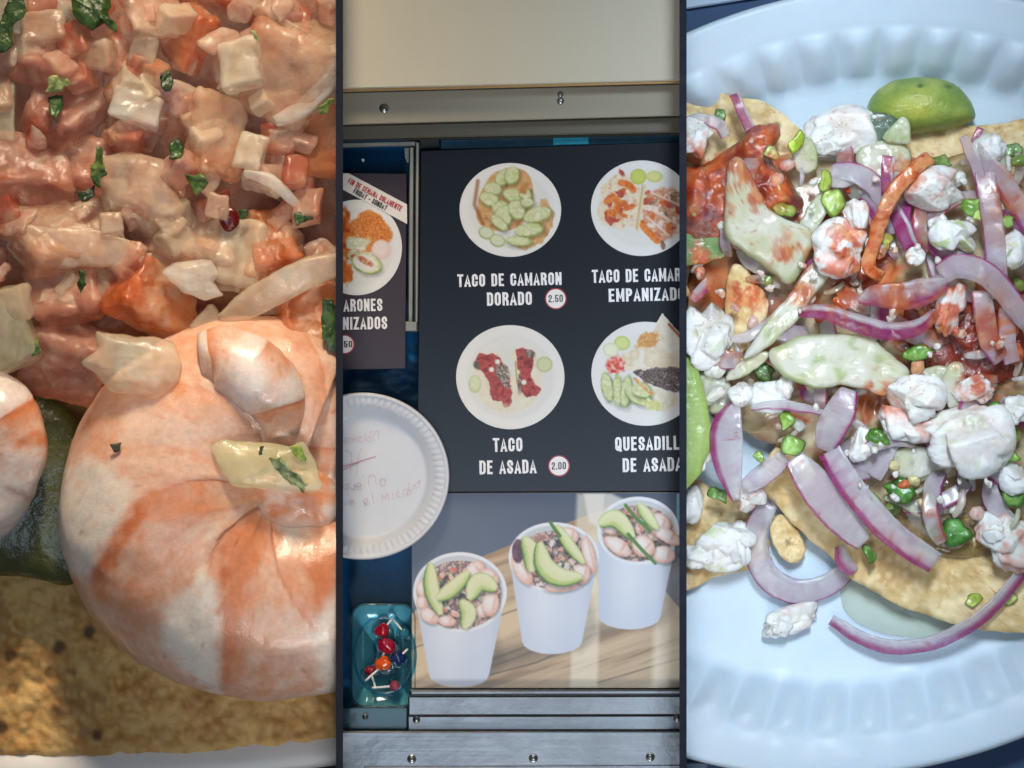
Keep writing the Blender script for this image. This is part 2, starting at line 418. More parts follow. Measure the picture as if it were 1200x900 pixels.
# foam plate rim under the tostada (only its lip shows)
def arc_plate(cx, cy, rx, ry, label):
    na = 720; prof = [(0.0, -82), (0.80, -82), (0.90, -74), (0.955, -52), (0.975, -42), (0.99, -41), (1.0, -47), (0.985, -56), (0.90, -82), (0.0, -86)]
    th = np.linspace(0, 2 * math.pi, na, endpoint=False); V = []
    for r, z in prof: V.append(np.column_stack([cx + rx * max(r, 0.01) * np.cos(th), cy + ry * max(r, 0.01) * np.sin(th), np.full(na, z)]))
    V = np.vstack(V); V[:, 2] += 2.0 * (fbm(V, 90, 3, 2) - 0.5)
    food("foam_plate", V, grid_faces(len(prof), na), lin((238, 236, 236)), "foam_plastic", label, "plate")
arc_plate(60, 180, 1440, 737, "white foam plate lip curving under the shrimp tostada")

def blister(V, seed, k=1.0):
    """flaky blistered relief of fried corn dough"""
    w = worley(V * np.array([1, 1, .2]), 20, seed); w2 = worley(V * np.array([1, 1, .2]), 8.5, seed + 3)
    return k * (9 * (.45 - w) + 4 * (.45 - w2) + 8 * (fbm(V, 30, seed + 5, 3) - .5) - 9 * (1 - sm(.08, .26, worley(V * np.array([1, 1, .3]), 46, seed + 8))))

def tortilla_colors(V, seed, tan=(196, 152, 92), pale=(226, 194, 132), brown=(138, 90, 44), spots=1.0, ssc=26):
    n = fbm(V, 34, seed, 4); n2 = fbm(V, 9, seed + 3, 3)
    c = mix(lin(tan), lin(pale), sm(0.38, 0.64, n * 0.6 + n2 * 0.4)); c = mix(c, lin(brown), 0.55 * sm(0.56, 0.72, fbm(V, 48, seed + 7, 3)))
    f = worley(V * np.array([1, 1, .2]), 11, seed + 2); c = mix(c, lin(pale) * 1.06, .55 * (1 - sm(.2, .5, f))); c = mix(c, lin(brown), .15 * sm(.62, .85, f))
    w = worley(V * np.array([1, 1, 0.3]), ssc, seed + 9); k = _hash(*(np.floor(V / ssc).astype(np.int64).T), seed)
    return mix(c, lin((66, 36, 18)), spots * 0.85 * (1 - sm(0.10, 0.24, w + 0.12 * (n2 - 0.5))))

nx, ny = 230, 190
gx = np.linspace(-170, 398, nx); tt_ = np.r_[np.linspace(0, 1, ny - 6), 1.004, 1.005, 1.003, .99, .9, 0.0]; zz_ = np.r_[np.zeros(ny - 8), -1.5, -4, -8, -13, -17, -19, -19, -19]
edge = 884 - 0.000155 * (gx - 60) ** 2 + 5 * (fbm(np.column_stack([gx, gx * 0, gx * 0]), 40, 5, 3) - .5)
V = np.vstack([np.column_stack([gx, 330 + (edge - 330) * t, np.full(nx, -44 + z)]) for t, z in zip(tt_, zz_)])
k = np.repeat((np.arange(ny) < ny - 4).astype(float), nx); V[:, 2] += k * (blister(V, 8) + 10 * (fbm(V, 80, 3, 2) - .5))
mk("tostada", V, grid_faces(ny, nx, False), tortilla_colors(V, 12, tan=(196, 146, 82), pale=(224, 184, 116), brown=(150, 100, 54), ssc=46), "crisp_tortilla", None, 'L', "golden blistered corn tostada carrying the shrimp and chopped salsa", "tostada")

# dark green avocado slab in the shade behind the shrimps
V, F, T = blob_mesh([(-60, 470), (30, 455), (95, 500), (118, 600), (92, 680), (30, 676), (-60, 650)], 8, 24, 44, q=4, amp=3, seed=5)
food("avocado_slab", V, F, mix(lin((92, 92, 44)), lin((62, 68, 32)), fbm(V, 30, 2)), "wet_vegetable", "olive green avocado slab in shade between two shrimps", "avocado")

def shrimp_mesh(path, radii, zs, nseg, seed, n=130, nv=64, inner=0.82, off=0.0, skew=0.0):
    """curled tail: a tube with overlapping shell segments; returns per-vertex (position in segment, segment, side)"""
    p = catmull(path, n); r = np.interp(np.linspace(0, 1, n), np.linspace(0, 1, len(radii)), radii)
    t = np.gradient(p, axis=0); t[:, 2] *= 0.4; t /= np.linalg.norm(t, axis=1, keepdims=True)
    s = np.cross(t, [0, 0, 1.0]); s /= np.linalg.norm(s, axis=1, keepdims=True)
    ph = np.linspace(0, 2 * math.pi, nv, endpoint=False); V, A = [], []
    for i in range(n):
        f = i / (n - 1)
        for a in ph:
            out = math.cos(a)                     # +1: outer side of the curl, -1: inner side
            g = f * nseg + off + skew * (1 - out) * 0.5
            u = g - math.floor(g)
            ridge = 1 + (0.016 * (u ** 0.7) - 0.008 * math.exp(-((u) / 0.06) ** 2)) * min(1, max(0.15, 0.55 + out))
            rr = r[i] * ridge
            k = rr if out > 0 else rr * inner
            ez = 1.0
            V.append(p[i] + s[i] * out * k * abs(out) ** -0.0 + np.array([0, 0, math.sin(a) * rr * zs * ez]))
            A.append((u, math.floor(g), out, f, math.sin(a)))
    V = np.array(V); A = np.array(A)
    V += np.stack([fbm(V + 100 * k, 40, seed + 31 * k, 3) - 0.5 for k in range(3)], 1) * 9
    F = grid_faces(n, nv).tolist(); F.append(list(range(nv))[::-1]); F.append(list(range((n - 1) * nv, n * nv)))
    return V, F, A

def polymask(V, pts, soft, wob, seed):
    """soft mask of a patch outlined in plan on a surface"""
    X, Y = V[:, 0], V[:, 1]; p = np.asarray(pts, float); q = np.roll(p, -1, 0); ins = np.zeros(len(X), bool); d = np.full(len(X), 1e9)
    for (x0, y0), (x1, y1) in zip(p, q):
        if y1 != y0: ins ^= ((y0 > Y) != (y1 > Y)) & (X < (x1 - x0) * (Y - y0) / (y1 - y0) + x0)
        ex, ey = x1 - x0, y1 - y0; t = np.clip(((X - x0) * ex + (Y - y0) * ey) / (ex * ex + ey * ey), 0, 1); d = np.minimum(d, np.hypot(X - x0 - t * ex, Y - y0 - t * ey))
    d = np.where(ins, -d, d) + wob * 2 * (fbm(V, 14, seed + 77, 3) - .5) * 2
    return np.clip(.5 - d / soft, 0, 1)
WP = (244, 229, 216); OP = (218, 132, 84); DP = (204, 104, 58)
PATCH = {3: [   # white muscle, orange shell and one painted highlight on the large shrimp
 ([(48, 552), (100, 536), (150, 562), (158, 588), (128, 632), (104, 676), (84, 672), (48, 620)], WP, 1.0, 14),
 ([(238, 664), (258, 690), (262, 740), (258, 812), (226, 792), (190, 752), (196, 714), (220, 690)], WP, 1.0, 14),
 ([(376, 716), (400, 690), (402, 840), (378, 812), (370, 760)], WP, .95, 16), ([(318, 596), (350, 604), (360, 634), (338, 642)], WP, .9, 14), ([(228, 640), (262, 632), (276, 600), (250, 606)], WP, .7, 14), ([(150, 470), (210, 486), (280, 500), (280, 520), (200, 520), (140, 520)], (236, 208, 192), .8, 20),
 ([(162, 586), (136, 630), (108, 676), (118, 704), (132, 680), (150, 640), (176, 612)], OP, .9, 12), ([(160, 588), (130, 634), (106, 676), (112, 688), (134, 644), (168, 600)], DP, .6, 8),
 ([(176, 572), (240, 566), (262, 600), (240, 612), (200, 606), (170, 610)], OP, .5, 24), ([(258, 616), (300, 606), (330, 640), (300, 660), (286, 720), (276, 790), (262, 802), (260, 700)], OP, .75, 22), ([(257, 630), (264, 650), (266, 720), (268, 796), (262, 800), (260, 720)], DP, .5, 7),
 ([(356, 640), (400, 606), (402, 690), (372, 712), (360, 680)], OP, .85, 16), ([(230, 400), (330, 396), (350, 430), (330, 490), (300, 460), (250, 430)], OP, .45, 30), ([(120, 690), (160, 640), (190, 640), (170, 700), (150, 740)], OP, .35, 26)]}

def shrimp_colors(V, A, seed, white=0.5, orange=1.0):
    u, seg, out, f, up = A.T
    n = fbm(V, 42, seed, 3); n2 = fbm(V * np.array([1, 1, 1]), 11, seed + 5, 3); n3 = fbm(V, 3.2, seed + 9, 2)
    hs = _hash(seg.astype(np.int64), seg.astype(np.int64) * 3 + 1, np.full(len(seg), seed, np.int64), 7)
    wv = u + 0.22 * (n - 0.5) + 0.10 * (n2 - 0.5)
    pink, peach, whit, oran, deep = lin((234, 198, 178)), lin((228, 176, 146)), lin((240, 230, 226)), lin((222, 140, 92)), lin((200, 104, 60))
    c = mix(pink, peach, sm(0.35, 0.65, n2 * 0.6 + n * 0.4))
    c = mix(c, oran, orange * 0.7 * (1 - sm(-0.02, 0.24 + 0.1 * hs, wv)))
    c = mix(c, deep, orange * 0.4 * np.exp(-((u - 0.015) / 0.025) ** 2))
    c = mix(c, oran, orange * 0.6 * sm(0.55, 0.68, fbm(V, 26, seed + 21, 3)) * (1 - sm(0.5, 0.8, u)))
    wm = sm(0.50 - 0.10 * hs, 0.68, wv + .12 * (n2 - .5)) * sm(-0.25, 0.40, out + 1.2 * (n - 0.5)) * (1 - 0.5 * np.exp(-((1 - u) / 0.03) ** 2))
    c = mix(c, whit, np.clip(white * 1.25 * wm, 0, 1))
    c = mix(c, oran, 0.35 * orange * sm(0.60, 0.74, n3) * (1 - 0.75 * wm))
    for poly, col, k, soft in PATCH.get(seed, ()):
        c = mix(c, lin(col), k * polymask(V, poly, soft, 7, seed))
    an = np.arctan2(up, out); fib = vnoise(np.column_stack([f * 150, an * 16, np.full(len(f), seed)]), seed + 40); c = mix(c, oran * .95, .30 * sm(.62, .85, fib) * (.35 + .65 * sm(.45, .6, n)))
    sp = worley(V, 15, seed + 2)
    c = mix(c, lin((168, 92, 56)), 0.55 * (1 - sm(0.05, 0.12, sp)) * (1 - 0.4 * wm))
    return c

# the large curled shrimp
C0 = (318, 585)
ang = [60, 85, 110, 140, 165, 190, 215, 240, 262, 285, 310]
Rr = [120, 122, 124, 126, 126, 126, 126, 124, 124, 130, 150]
path = [(C0[0] + R * math.cos(math.radians(a)), C0[1] - R * math.sin(math.radians(a)), 62 + 8 * math.sin(math.radians(a))) for a, R in zip(ang, Rr)]
V, F, A = shrimp_mesh(path, [96, 100, 106, 116, 128, 136, 136, 130, 122, 116, 110], 0.80, 4.4, 3, n=190, nv=96, inner=0.92, off=0.59, skew=-1.0)
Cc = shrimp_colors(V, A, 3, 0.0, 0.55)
big = food("shrimp", V, F, Cc, "shrimp_flesh", "large plump curled pink shrimp with white and orange bands", "shrimp")
m = blob_mesh([(262, 560), (292, 540), (340, 536), (392, 552), (410, 590), (392, 622), (350, 628), (312, 618), (280, 596)], 96, 26, q=2.4, amp=5, sc=24, seed=19, nr=14, na=60)
n = fbm(m[0], 20, 6, 3); food("inner_fold", m[0], m[1], mix(mix(lin((232, 190, 168)), lin((222, 146, 100)), sm(.45, .65, n)), lin((238, 222, 214)), sm(.5, .7, fbm(m[0], 26, 9))), "shrimp_flesh", None, None, parent=big)
# smaller shrimps
V, F, A = shrimp_mesh([(236, 428, 124), (258, 426, 136), (290, 440, 142), (316, 468, 138), (328, 512, 122)], [34, 44, 48, 44, 32], 0.85, 3, 8, off=0.55, n=90, nv=56)
Cc = shrimp_colors(V, A, 8, 0.6, 1.15)
wb = np.exp(-(((V[:, 0] - 291) / 27) ** 2 + ((V[:, 1] - 445) / 38) ** 2) ** 2 - 1.2 * (fbm(V, 16, 5) - .5))
Cc = mix(Cc, lin((240, 228, 224)), np.clip(0.95 * wb, 0, 1))
food("shrimp", V, F, Cc, "shrimp_flesh", "small shrimp with round white belly patch lying above the large curled shrimp", "shrimp")
V, F, A = shrimp_mesh([(352, 415, 78), (372, 450, 88), (388, 500, 86), (384, 560, 72), (360, 610, 52)], [34, 46, 50, 48, 36], 0.85, 3, 15, off=0.2, n=90, nv=56)
food("shrimp", V, F, shrimp_colors(V, A, 15, 0.8, 0.8), "shrimp_flesh", "pale pink shrimp pressed against the dark divider", "shrimp")
V, F, A = shrimp_mesh([(-60, 470, 60), (-10, 486, 74), (2, 530, 70), (-22, 590, 56), (-70, 620, 40)], [48, 50, 52, 48, 36], 0.9, 3, 23, off=0.1, n=90, nv=60)
Cc = shrimp_colors(V, A, 23, 0.7, 1.5); Cc = mix(Cc, lin((244, 230, 222)), sm(545, 575, V[:, 1] - 0.6 * (V[:, 0])) * 0.9)
food("shrimp", V, F, Cc, "shrimp_flesh", "deep orange shrimp with white tip beside the dark avocado slab", "shrimp")

# salsa juice and pulp that fills the gaps of the heap
V, F, T = blob_mesh([(-140, -150), (200, -160), (520, -150), (520, 300), (470, 420), (330, 410), (180, 420), (60, 450), (-60, 440), (-140, 300)], 4, 36, 40, q=5, amp=18, sc=40, seed=9, nr=34, na=150)
food("salsa_pulp", V, F, mix(lin((176, 96, 62)), lin((216, 154, 118)), sm(0.3, 0.7, fbm(V, 22, 3))), "tomato_flesh", "wet red tomato pulp filling gaps between chopped salsa pieces", "salsa")
bpy.data.objects["salsa_pulp"]["kind"] = "stuff"

def tomato_colors(V, L0, seed, tone, face=0):
    """flesh pale and watery, one face with the deeper skin side"""
    flesh = {'pink': (230, 172, 150), 'peach': (234, 190, 158), 'orange': (230, 144, 92), 'red': (216, 124, 96), 'rose': (226, 164, 142), 'clear': (234, 200, 174)}[tone]
    skin = {'pink': (216, 136, 106), 'peach': (224, 152, 112), 'orange': (222, 108, 50), 'red': (198, 84, 54), 'rose': (208, 124, 98), 'clear': (224, 170, 138)}[tone]
    n = fbm(V, 16, seed, 3); ax = (L0[:, 0], -L0[:, 0], L0[:, 1], -L0[:, 1])[face % 4]
    c = mix(lin(flesh), lin((240, 208, 182)), 0.6 * sm(0.48, 0.75, fbm(V * np.array([1, 0.5, 1]), 9, seed + 4, 3)))
    c = mix(c, lin(skin), 0.9 * sm(0.15, 1.0, ax + 0.7 * (n - 0.5)))
    return mix(c, lin((246, 222, 190)), 0.25 * (1 - sm(0.06, 0.2, worley(V, 23, seed + 1))))

TOM = [ # cx, cy, w, h, rot, z, tilt x, tilt y, tone, skin face, label
 (66, 74, 118, 58, -8, 62, 18, -8, 'pink', 2, "broad pink tomato chunk just below the big cilantro leaf"),
 (150, 62, 46, 70, 30, 52, 10, 12, 'rose', 1, "narrow rose tomato sliver beside the orange tomato wedge"),
 (175, 22, 92, 50, -20, 74, 8, -14, 'clear', 3, "watery tomato flesh piece against the orange tomato wedge"),
 (222, 44, 96, 48, -38, 66, 22, 10, 'orange', 2, "orange tomato wedge with skin side out at top of heap"),
 (318, 14, 150, 46, 12, 56, 10, 4, 'red', 2, "long dark red tomato strip above the cream onion cube"),
 (345, 84, 108, 112, 14, 74, -8, 10, 'peach', 1, "large watery peach tomato chunk beside the curved white onion"),
 (252, 158, 66, 100, 8, 72, 6, -12, 'peach', 2, "upright peach tomato slice below the cream onion cube"),
 (385, 168, 78, 90, 6, 60, 4, 10, 'orange', 0, "bright orange tomato chunk pressed to the dark divider"),
 (330, 190, 84, 70, 24, 52, 12, 0, 'rose', 0, "flat rose tomato chunk behind the thin white onion sliver"),
 (70, 134, 110, 70, 6, 58, 14, 6, 'rose', 2, "rose tomato chunk carrying the pale green cilantro bud"),
 (155, 160, 86, 34, 0, 56, 10, 0, 'pink', 2, "pink tomato piece directly under the white onion bar"),
 (28, 200, 104, 76, -4, 66, 16, -6, 'pink', 2, "smooth pink tomato chunk on the heap's outer side"),
 (100, 194, 70, 70, 20, 50, 10, 8, 'rose', 2, "dull rose tomato chunk between cilantro stem and pink chunk"),
 (75, 282, 160, 70, 8, 70, 14, -4, 'peach', 2, "longest peach tomato slab lying flat in the salsa"),
 (20, 262, 40, 36, 12, 84, 10, 10, 'pink', 1, "little pink tomato nub on top of the long peach slab"),
 (318, 284, 58, 80, -18, 72, 14, -10, 'orange', 2, "orange red tomato wedge beside the dark red hollow"),
 (180, 350, 104, 78, 12, 64, 12, -16, 'orange', 1, "vivid orange tomato cube above the cream onion on the shrimp"),
 (364, 374, 84, 88, -6, 74, 10, -6, 'orange', 1, "orange tomato chunk beside the big dark cilantro leaf"),
 (78, 342, 118, 66, 4, 60, 12, 4, 'pink', 2, "pink tomato chunk flecked with one dark cilantro bit"),
 (78, 424, 96, 86, 8, 46, -14, 6, 'rose', 2, "dusky rose tomato chunk beside the orange shrimp"),
 (232, 282, 96, 70, 18, 56, 14, 8, 'clear', 1, "watery tomato piece under the ragged white onion"),
 (200, 290, 60, 90, -30, 50, 8, 4, 'peach', 0, "slanted peach tomato piece between slab and ragged onion"),
 (170, 235, 96, 60, 24, 62, 8, -8, 'clear', 1, "glassy tomato piece behind the long cilantro stem"),
 (-48, 120, 90, 100, 10, 48, 0, 6, 'rose', 1, None), (-50, 330, 100, 110, 20, 46, 6, 0, 'pink', 1, None),
 (440, 60, 90, 90, 20, 44, 6, 0, 'pink', 1, None), (60, -20, 130, 70, 8, 40, 6, 0, 'pink', 2, None), (250, -25, 130, 60, -8, 36, 6, 0, 'rose', 2, None),
]
for i, (cx, cy, w, h, rot, z, rx, ry, tone, face, lab) in enumerate(TOM):
    if w > 1.45 * h: w, h, rot = w * .72, h * 1.12, rot + (17, -21, 12, -14, 24)[i % 5]
    V, F, L0 = box_mesh(cx, cy, z, w, h, min(w, h) * 0.7, rot, rx * 2, ry * 2.2, bev=0.2, amp=7.0, sc=26, seed=i + 2, n=20, taper=(-.22, .2, .1, -.1)[i % 4])
    V += (np.stack([fbm(V + 77 * k, 8, i + 31 * k, 2) - 0.5 for k in range(3)], 1)) * 5
    food("tomato_piece", V, F, tomato_colors(V, L0, i + 2, tone, face), "tomato_flesh", lab or "half hidden tomato chunk at the outer fringe of the heap", "tomato",
         "chopped tomato in the salsa heap")
rng = random.Random(11)
for i in range(84):
    cx = rng.uniform(-5, 385); cy = rng.uniform(5, 385); w = rng.uniform(24, 44); h = w * rng.uniform(0.6, 0.95)
    V, F, L0 = box_mesh(cx, cy, rng.uniform(66, 92), w, h, h * 0.8, rng.uniform(0, 180), rng.uniform(-45, 45), rng.uniform(-45, 45), bev=0.2, amp=4, sc=16, seed=i + 60, n=10)
    if rng.random() < 0.72:
        food("tomato_dice", V, F, tomato_colors(V, L0, i + 60, rng.choice(['pink', 'peach', 'clear', 'rose', 'red']), rng.randrange(4)), "tomato_flesh",
             "small diced tomato cube wedged between larger salsa pieces", "tomato", "small tomato dice in the salsa heap")
    else:
        food("onion_dice", V, F, mix(lin((232, 206, 176)), lin((240, 222, 196)), fbm(V, 12, i)), "glassy_onion",
             "small diced onion piece wedged between larger salsa pieces", "onion", "small onion dice in the salsa heap")

rng = random.Random(23)
for i in range(40):
    cx = rng.uniform(0, 390); cy = rng.uniform(4, 372); s = rng.uniform(15, 32); r0 = rng.uniform(0, 6.28); el = rng.uniform(.45, .8)
    pl = [(cx + s * k * math.cos(a) * math.cos(r0) - s * el * k * math.sin(a) * math.sin(r0), cy + s * k * math.cos(a) * math.sin(r0) + s * el * k * math.sin(a) * math.cos(r0)) for a, k in ((t + rng.uniform(-.35, .35), rng.uniform(.7, 1.25)) for t in np.linspace(0, 6.28, 7, endpoint=False))]
    V, F, T = blob_mesh(pl, rng.uniform(74, 94), rng.uniform(4, 9), q=4, amp=3.5, sc=13, seed=i + 800, nr=10, na=48, sharp=True, tilt=(rng.uniform(-.4, .4), rng.uniform(-.4, .4)))
    a_, b_ = rng.choice([((228, 166, 146), (240, 200, 180)), ((230, 176, 150), (242, 204, 178)), ((222, 146, 118), (236, 178, 150)), ((220, 140, 104), (234, 184, 152)), ((222, 134, 96), (234, 170, 134))])
    food("salsa_shred", V, F, mix(lin(a_), lin(b_), sm(.3, .7, fbm(V, 10, i + 800, 3))), "tomato_flesh", "thin wet tomato shred draped over neighbouring salsa chunks", "tomato", "wet tomato shreds in the salsa heap")

def onion_colors(V, seed, tone='cream'):
    a, b = {'cream': ((236, 218, 190), (248, 238, 216)), 'white': ((242, 232, 216), (252, 248, 240)), 'glass': ((224, 186, 160), (240, 214, 190)), 'green': ((212, 208, 172), (238, 232, 206))}[tone]
    c = mix(lin(a), lin(b), sm(0.3, 0.7, fbm(V * np.array([1, 0.4, 1]), 12, seed, 3)))
    c = c * (1 - .12 * sm(.5, .62, fbm(V * np.array([.25, 1.6, 1]), 7, seed + 3, 2))[:, None])
    return mix(c, lin((224, 176, 140)), 0.4 * sm(0.55, 0.75, fbm(V, 30, seed + 8, 2)))
ONB = [ # boxes
 (160, 127, 84, 33, 2, 92, 10, 2, 'white', "clean white rectangular onion bar on the pink tomato"),
 (283, 76, 50, 56, -10, 96, 14, 12, 'cream', "cream onion cube with squared corners"),
 (50, 32, 74, 32, -18, 82, 16, 4, 'glass', "glassy pale onion piece under the dark cilantro stem"),
 (2, 132, 30, 70, 4, 74, 4, 8, 'green', "grey green onion sliver beside the rose tomato chunk"),
 (294, 178, 34, 44, 14, 92, 10, 10, 'cream', "little bright onion nub above the thin white sliver"),
 (285, 300, 56, 80, 10, 76, 10, 12, 'cream', "thick cream onion slice beside the orange red wedge"),
 (8, 392, 62, 82, -26, 78, 0, 8, 'green', "translucent greenish onion chunk above the orange shrimp"),
 (88, 8, 60, 36, 8, 70, 8, 0, 'green', None), (12, 8, 44, 60, 10, 70, 0, 0, 'green', None),
 (330, 38, 40, 30, 30, 84, 8, 8, 'glass', None), (200, 262, 40, 26, 30, 84, 10, 0, 'glass', None), (240, 212, 44, 26, 60, 84, 10, 0, 'glass', None),
 (365, 62, 44, 30, 20, 104, 10, 0, 'glass', None), (130, 262, 36, 24, 10, 96, 10, 0, 'glass', None), (255, 242, 40, 26, -12, 92, 0, 0, 'glass', None),
]
for i, (cx, cy, w, h, rot, z, rx, ry, tone, lab) in enumerate(ONB):
    if w > 1.45 * h: w, h, rot = w * .72, h * 1.12, rot + (17, -21, 12, -14, 24)[i % 5]
    V, F, L0 = box_mesh(cx, cy, z, w, h, min(w, h) * 0.7, rot, rx, ry, bev=0.18, amp=4, sc=22, seed=i + 120, n=18)
    food("onion_piece", V, F, onion_colors(V, i + 40, tone), "glassy_onion", lab or "blurry glassy onion fragment resting on chopped tomato", "onion", "chopped onion in the salsa heap")
ONP = [ # outlines
 ([(94, 424), (116, 408), (112, 386), (140, 392), (178, 394), (204, 402), (214, 426), (208, 452), (186, 466), (160, 462), (128, 460), (116, 440)], 142, 22, 'cream', "cream onion chunk with pointed ends lying on the large shrimp"),
 ([(188, 320), (204, 306), (246, 304), (256, 318), (248, 330), (262, 346), (240, 352), (214, 344)], 98, 13, 'white', "ragged white onion piece above the vivid orange tomato cube"),
 ([(118, 184), (150, 176), (196, 190), (200, 218), (222, 244), (214, 262), (170, 258), (128, 236), (112, 212)], 82, 20, 'glass', "big glassy onion fan beside the cilantro stem"),
 ([(36, 300), (20, 262), (110, 268), (152, 282), (158, 300), (136, 312), (70, 316)], 96, 7, 'glass', "thin glassy onion flake on the long peach tomato slab"),
]
for i, (poly, z, h, tone, lab) in enumerate(ONP):
    V, F, T = blob_mesh(poly, z, h, q=5, amp=4.0, sc=22, seed=i + 140, nr=16, na=70, sharp=True)
    food("onion_piece", V, F, onion_colors(V, i + 60, tone), "glassy_onion", lab, "onion", "chopped onion in the salsa heap")
ONS = [ # curved slivers
 ([(404, 58, 104), (392, 88, 112), (372, 112, 112), (350, 130, 108), (322, 142, 100)], 22, 13, 'white', "curved white onion sliver on the large peach tomato"),
 ([(286, 202, 98), (308, 208, 104), (330, 222, 104), (350, 242, 96)], 14, 11, 'white', "thin bright white onion sliver with tapered tip"),
 ([(262, 376, 92), (300, 352, 108), (336, 332, 116), (372, 316, 116), (412, 306, 108)], 38, 18, 'cream', "long cream onion arc lying across the orange tomatoes"),
]
for i, (pth, w, t, tone, lab) in enumerate(ONS):
    V, F, A = strip_mesh(pth, w, t, n=40, nv=18, amp=2.0, sc=20, seed=i + 160, taper=0.45, roll=18)
    food("onion_sliver", V, F, onion_colors(V, i + 70, tone), "glassy_onion", lab, "onion", "chopped onion in the salsa heap")

# pale onion petal with cilantro stuck to it, on the large shrimp
V, F, T = blob_mesh([(246, 522), (262, 514), (300, 518), (340, 522), (356, 516), (372, 544), (380, 572), (362, 578), (330, 574), (296, 572), (270, 570), (258, 548)], 164, 5, q=4, amp=3, sc=20, seed=170, nr=14, na=64, sharp=True, tilt=(-0.1, 0.12), cup=-5)
pet = food("onion_petal", V, F, mix(lin((226, 222, 168)), lin((244, 238, 200)), fbm(V, 14, 4)), "glassy_onion", "pale yellow onion petal with cilantro flecks on the large shrimp", "onion")

LEAF = lambda cx, cy, s, rot, lobes, seed: [(cx + s * (0.62 + 0.38 * abs(math.cos(lobes * a / 2 + seed))) * (1 + 0.25 * math.cos(a)) * math.cos(a + rot),
                                            cy + s * 0.72 * (0.62 + 0.38 * abs(math.cos(lobes * a / 2 + seed))) * math.sin(a + rot)) for a in np.linspace(0, 2 * math.pi, 40, endpoint=False)]
def leaf(name, poly, z, h, cols, seed, lab, grp, bay='L', cup=0, tilt=(0, 0), amp=2.0, sharp=True):
    rj = np.random.RandomState(seed); pp = np.asarray(poly, float); pp = np.vstack([[a, (a + b) / 2] for a, b in zip(pp, np.roll(pp, -1, 0))]); pp = pp + rj.uniform(-1, 1, pp.shape) * min(3.0, 0.09 * np.ptp(pp, axis=0).max())
    V, F, T = blob_mesh(pp, z, h * .5, q=8, amp=amp * 1.6, sc=10, seed=seed, nr=10, na=76, sharp=sharp, cup=cup, tilt=(tilt[0] + rj.uniform(-.3, .3), tilt[1] + rj.uniform(-.3, .3)))
    c = mix(lin(cols[0]), lin(cols[1]), sm(0.3, 0.7, fbm(V, 8, seed, 3))) * .8
    return food(name, V, F, c, "herb_leaf", lab, "cilantro", grp, bay)
DG = ((34, 62, 22), (70, 104, 40)); MG = ((66, 96, 36), (128, 150, 72)); LG = ((140, 160, 84), (188, 198, 128)); BG = ((22, 40, 18), (50, 76, 30))
CG = "cilantro bits scattered over the salsa"
leaf("cilantro_leaf", [(80, -12), (100, -10), (126, -6), (132, 8), (126, 16), (134, 24), (138, 42), (126, 24), (116, 34), (108, 38), (96, 24), (84, 16)], 112, 3, DG, 201, "biggest dark cilantro leaf hanging over the pink tomato", CG, cup=-8)
leaf("cilantro_leaf", [(14, -10), (24, -8), (30, 14), (18, 30), (12, 44), (16, 52), (4, 64), (-8, 60), (-4, 36), (4, 20)], 108, 3, DG, 202, "long dark cilantro stem and leaf draped beside glassy onion", CG)
leaf("cilantro_leaf", [(378, 350), (386, 352), (392, 356), (404, 350), (404, 412), (392, 412), (384, 408), (376, 396)], 128, 3, DG, 203, "dark cilantro leaf folded over the orange tomato by the divider", CG)
leaf("cilantro_leaf", [(111, 172), (117, 168), (122, 182), (124, 204), (118, 222), (108, 216), (104, 198), (112, 190)], 112, 4, MG, 204, "twisted mid green cilantro stem beside the glassy onion fan", CG)
leaf("cilantro_bit", [(82, 226), (110, 218), (112, 230), (98, 236)], 104, 4, BG, 205, "blackish flat cilantro bit at foot of the twisted stem", CG)
leaf("cilantro_bit", [(56, 92), (64, 86), (78, 92), (82, 102), (72, 106), (54, 108)], 112, 7, LG, 206, "pale green cilantro bud on the rose tomato", CG)
leaf("cilantro_bit", [(56, 116), (72, 110), (74, 126), (66, 144), (58, 136)], 106, 4, DG, 207, "green cilantro bit hanging below the pale bud", CG)
leaf("cilantro_bit", [(188, 84), (196, 80), (204, 92), (200, 108), (190, 106)], 104, 4, BG, 208, "nearly black cilantro bit beside the white onion bar", CG)
leaf("cilantro_bit", [(198, 168), (206, 160), (216, 172), (214, 188), (200, 186)], 112, 5, DG, 209, "dark green curl of cilantro in a gap of the salsa", CG)
leaf("cilantro_bit", [(218, 206), (238, 204), (246, 212), (232, 228), (220, 218)], 110, 5, MG, 210, "olive cilantro curl near the upright peach tomato", CG)
leaf("cilantro_bit", [(344, 250), (362, 243), (366, 256), (350, 264)], 106, 5, DG, 211, "square dark cilantro bit beside tip of thin onion sliver", CG)
leaf("cilantro_bit", [(92, 318), (100, 320), (104, 332), (97, 345), (92, 336)], 120, 4, DG, 212, "upright cilantro fleck on the pink tomato chunk", CG)
leaf("cilantro_bit", [(374, 124), (384, 114), (394, 116), (384, 132), (376, 134)], 124, 4, MG, 213, "cilantro curl at the end of the curved white sliver", CG)
leaf("cilantro_bit", [(32, 402), (44, 396), (48, 412), (38, 420)], 98, 4, MG, 214, "dim green cilantro bit above the orange shrimp", CG)
leaf("cilantro_bit", [(280, 246), (290, 246), (290, 256), (282, 258)], 104, 4, DG, 215, "tiny cilantro fleck at rim of the dark red hollow", CG)
leaf("cilantro_bit", [(294, 34), (302, 38), (306, 48), (298, 44)], 124, 3, LG, 216, "pale cilantro thread above the cream onion cube", CG)
leaf("cilantro_bit", [(130, 520), (144, 518), (142, 526), (134, 530)], 158, 3, ((80, 78, 54), (110, 104, 78)), 217, "lone grey green cilantro fleck on the large shrimp", CG)
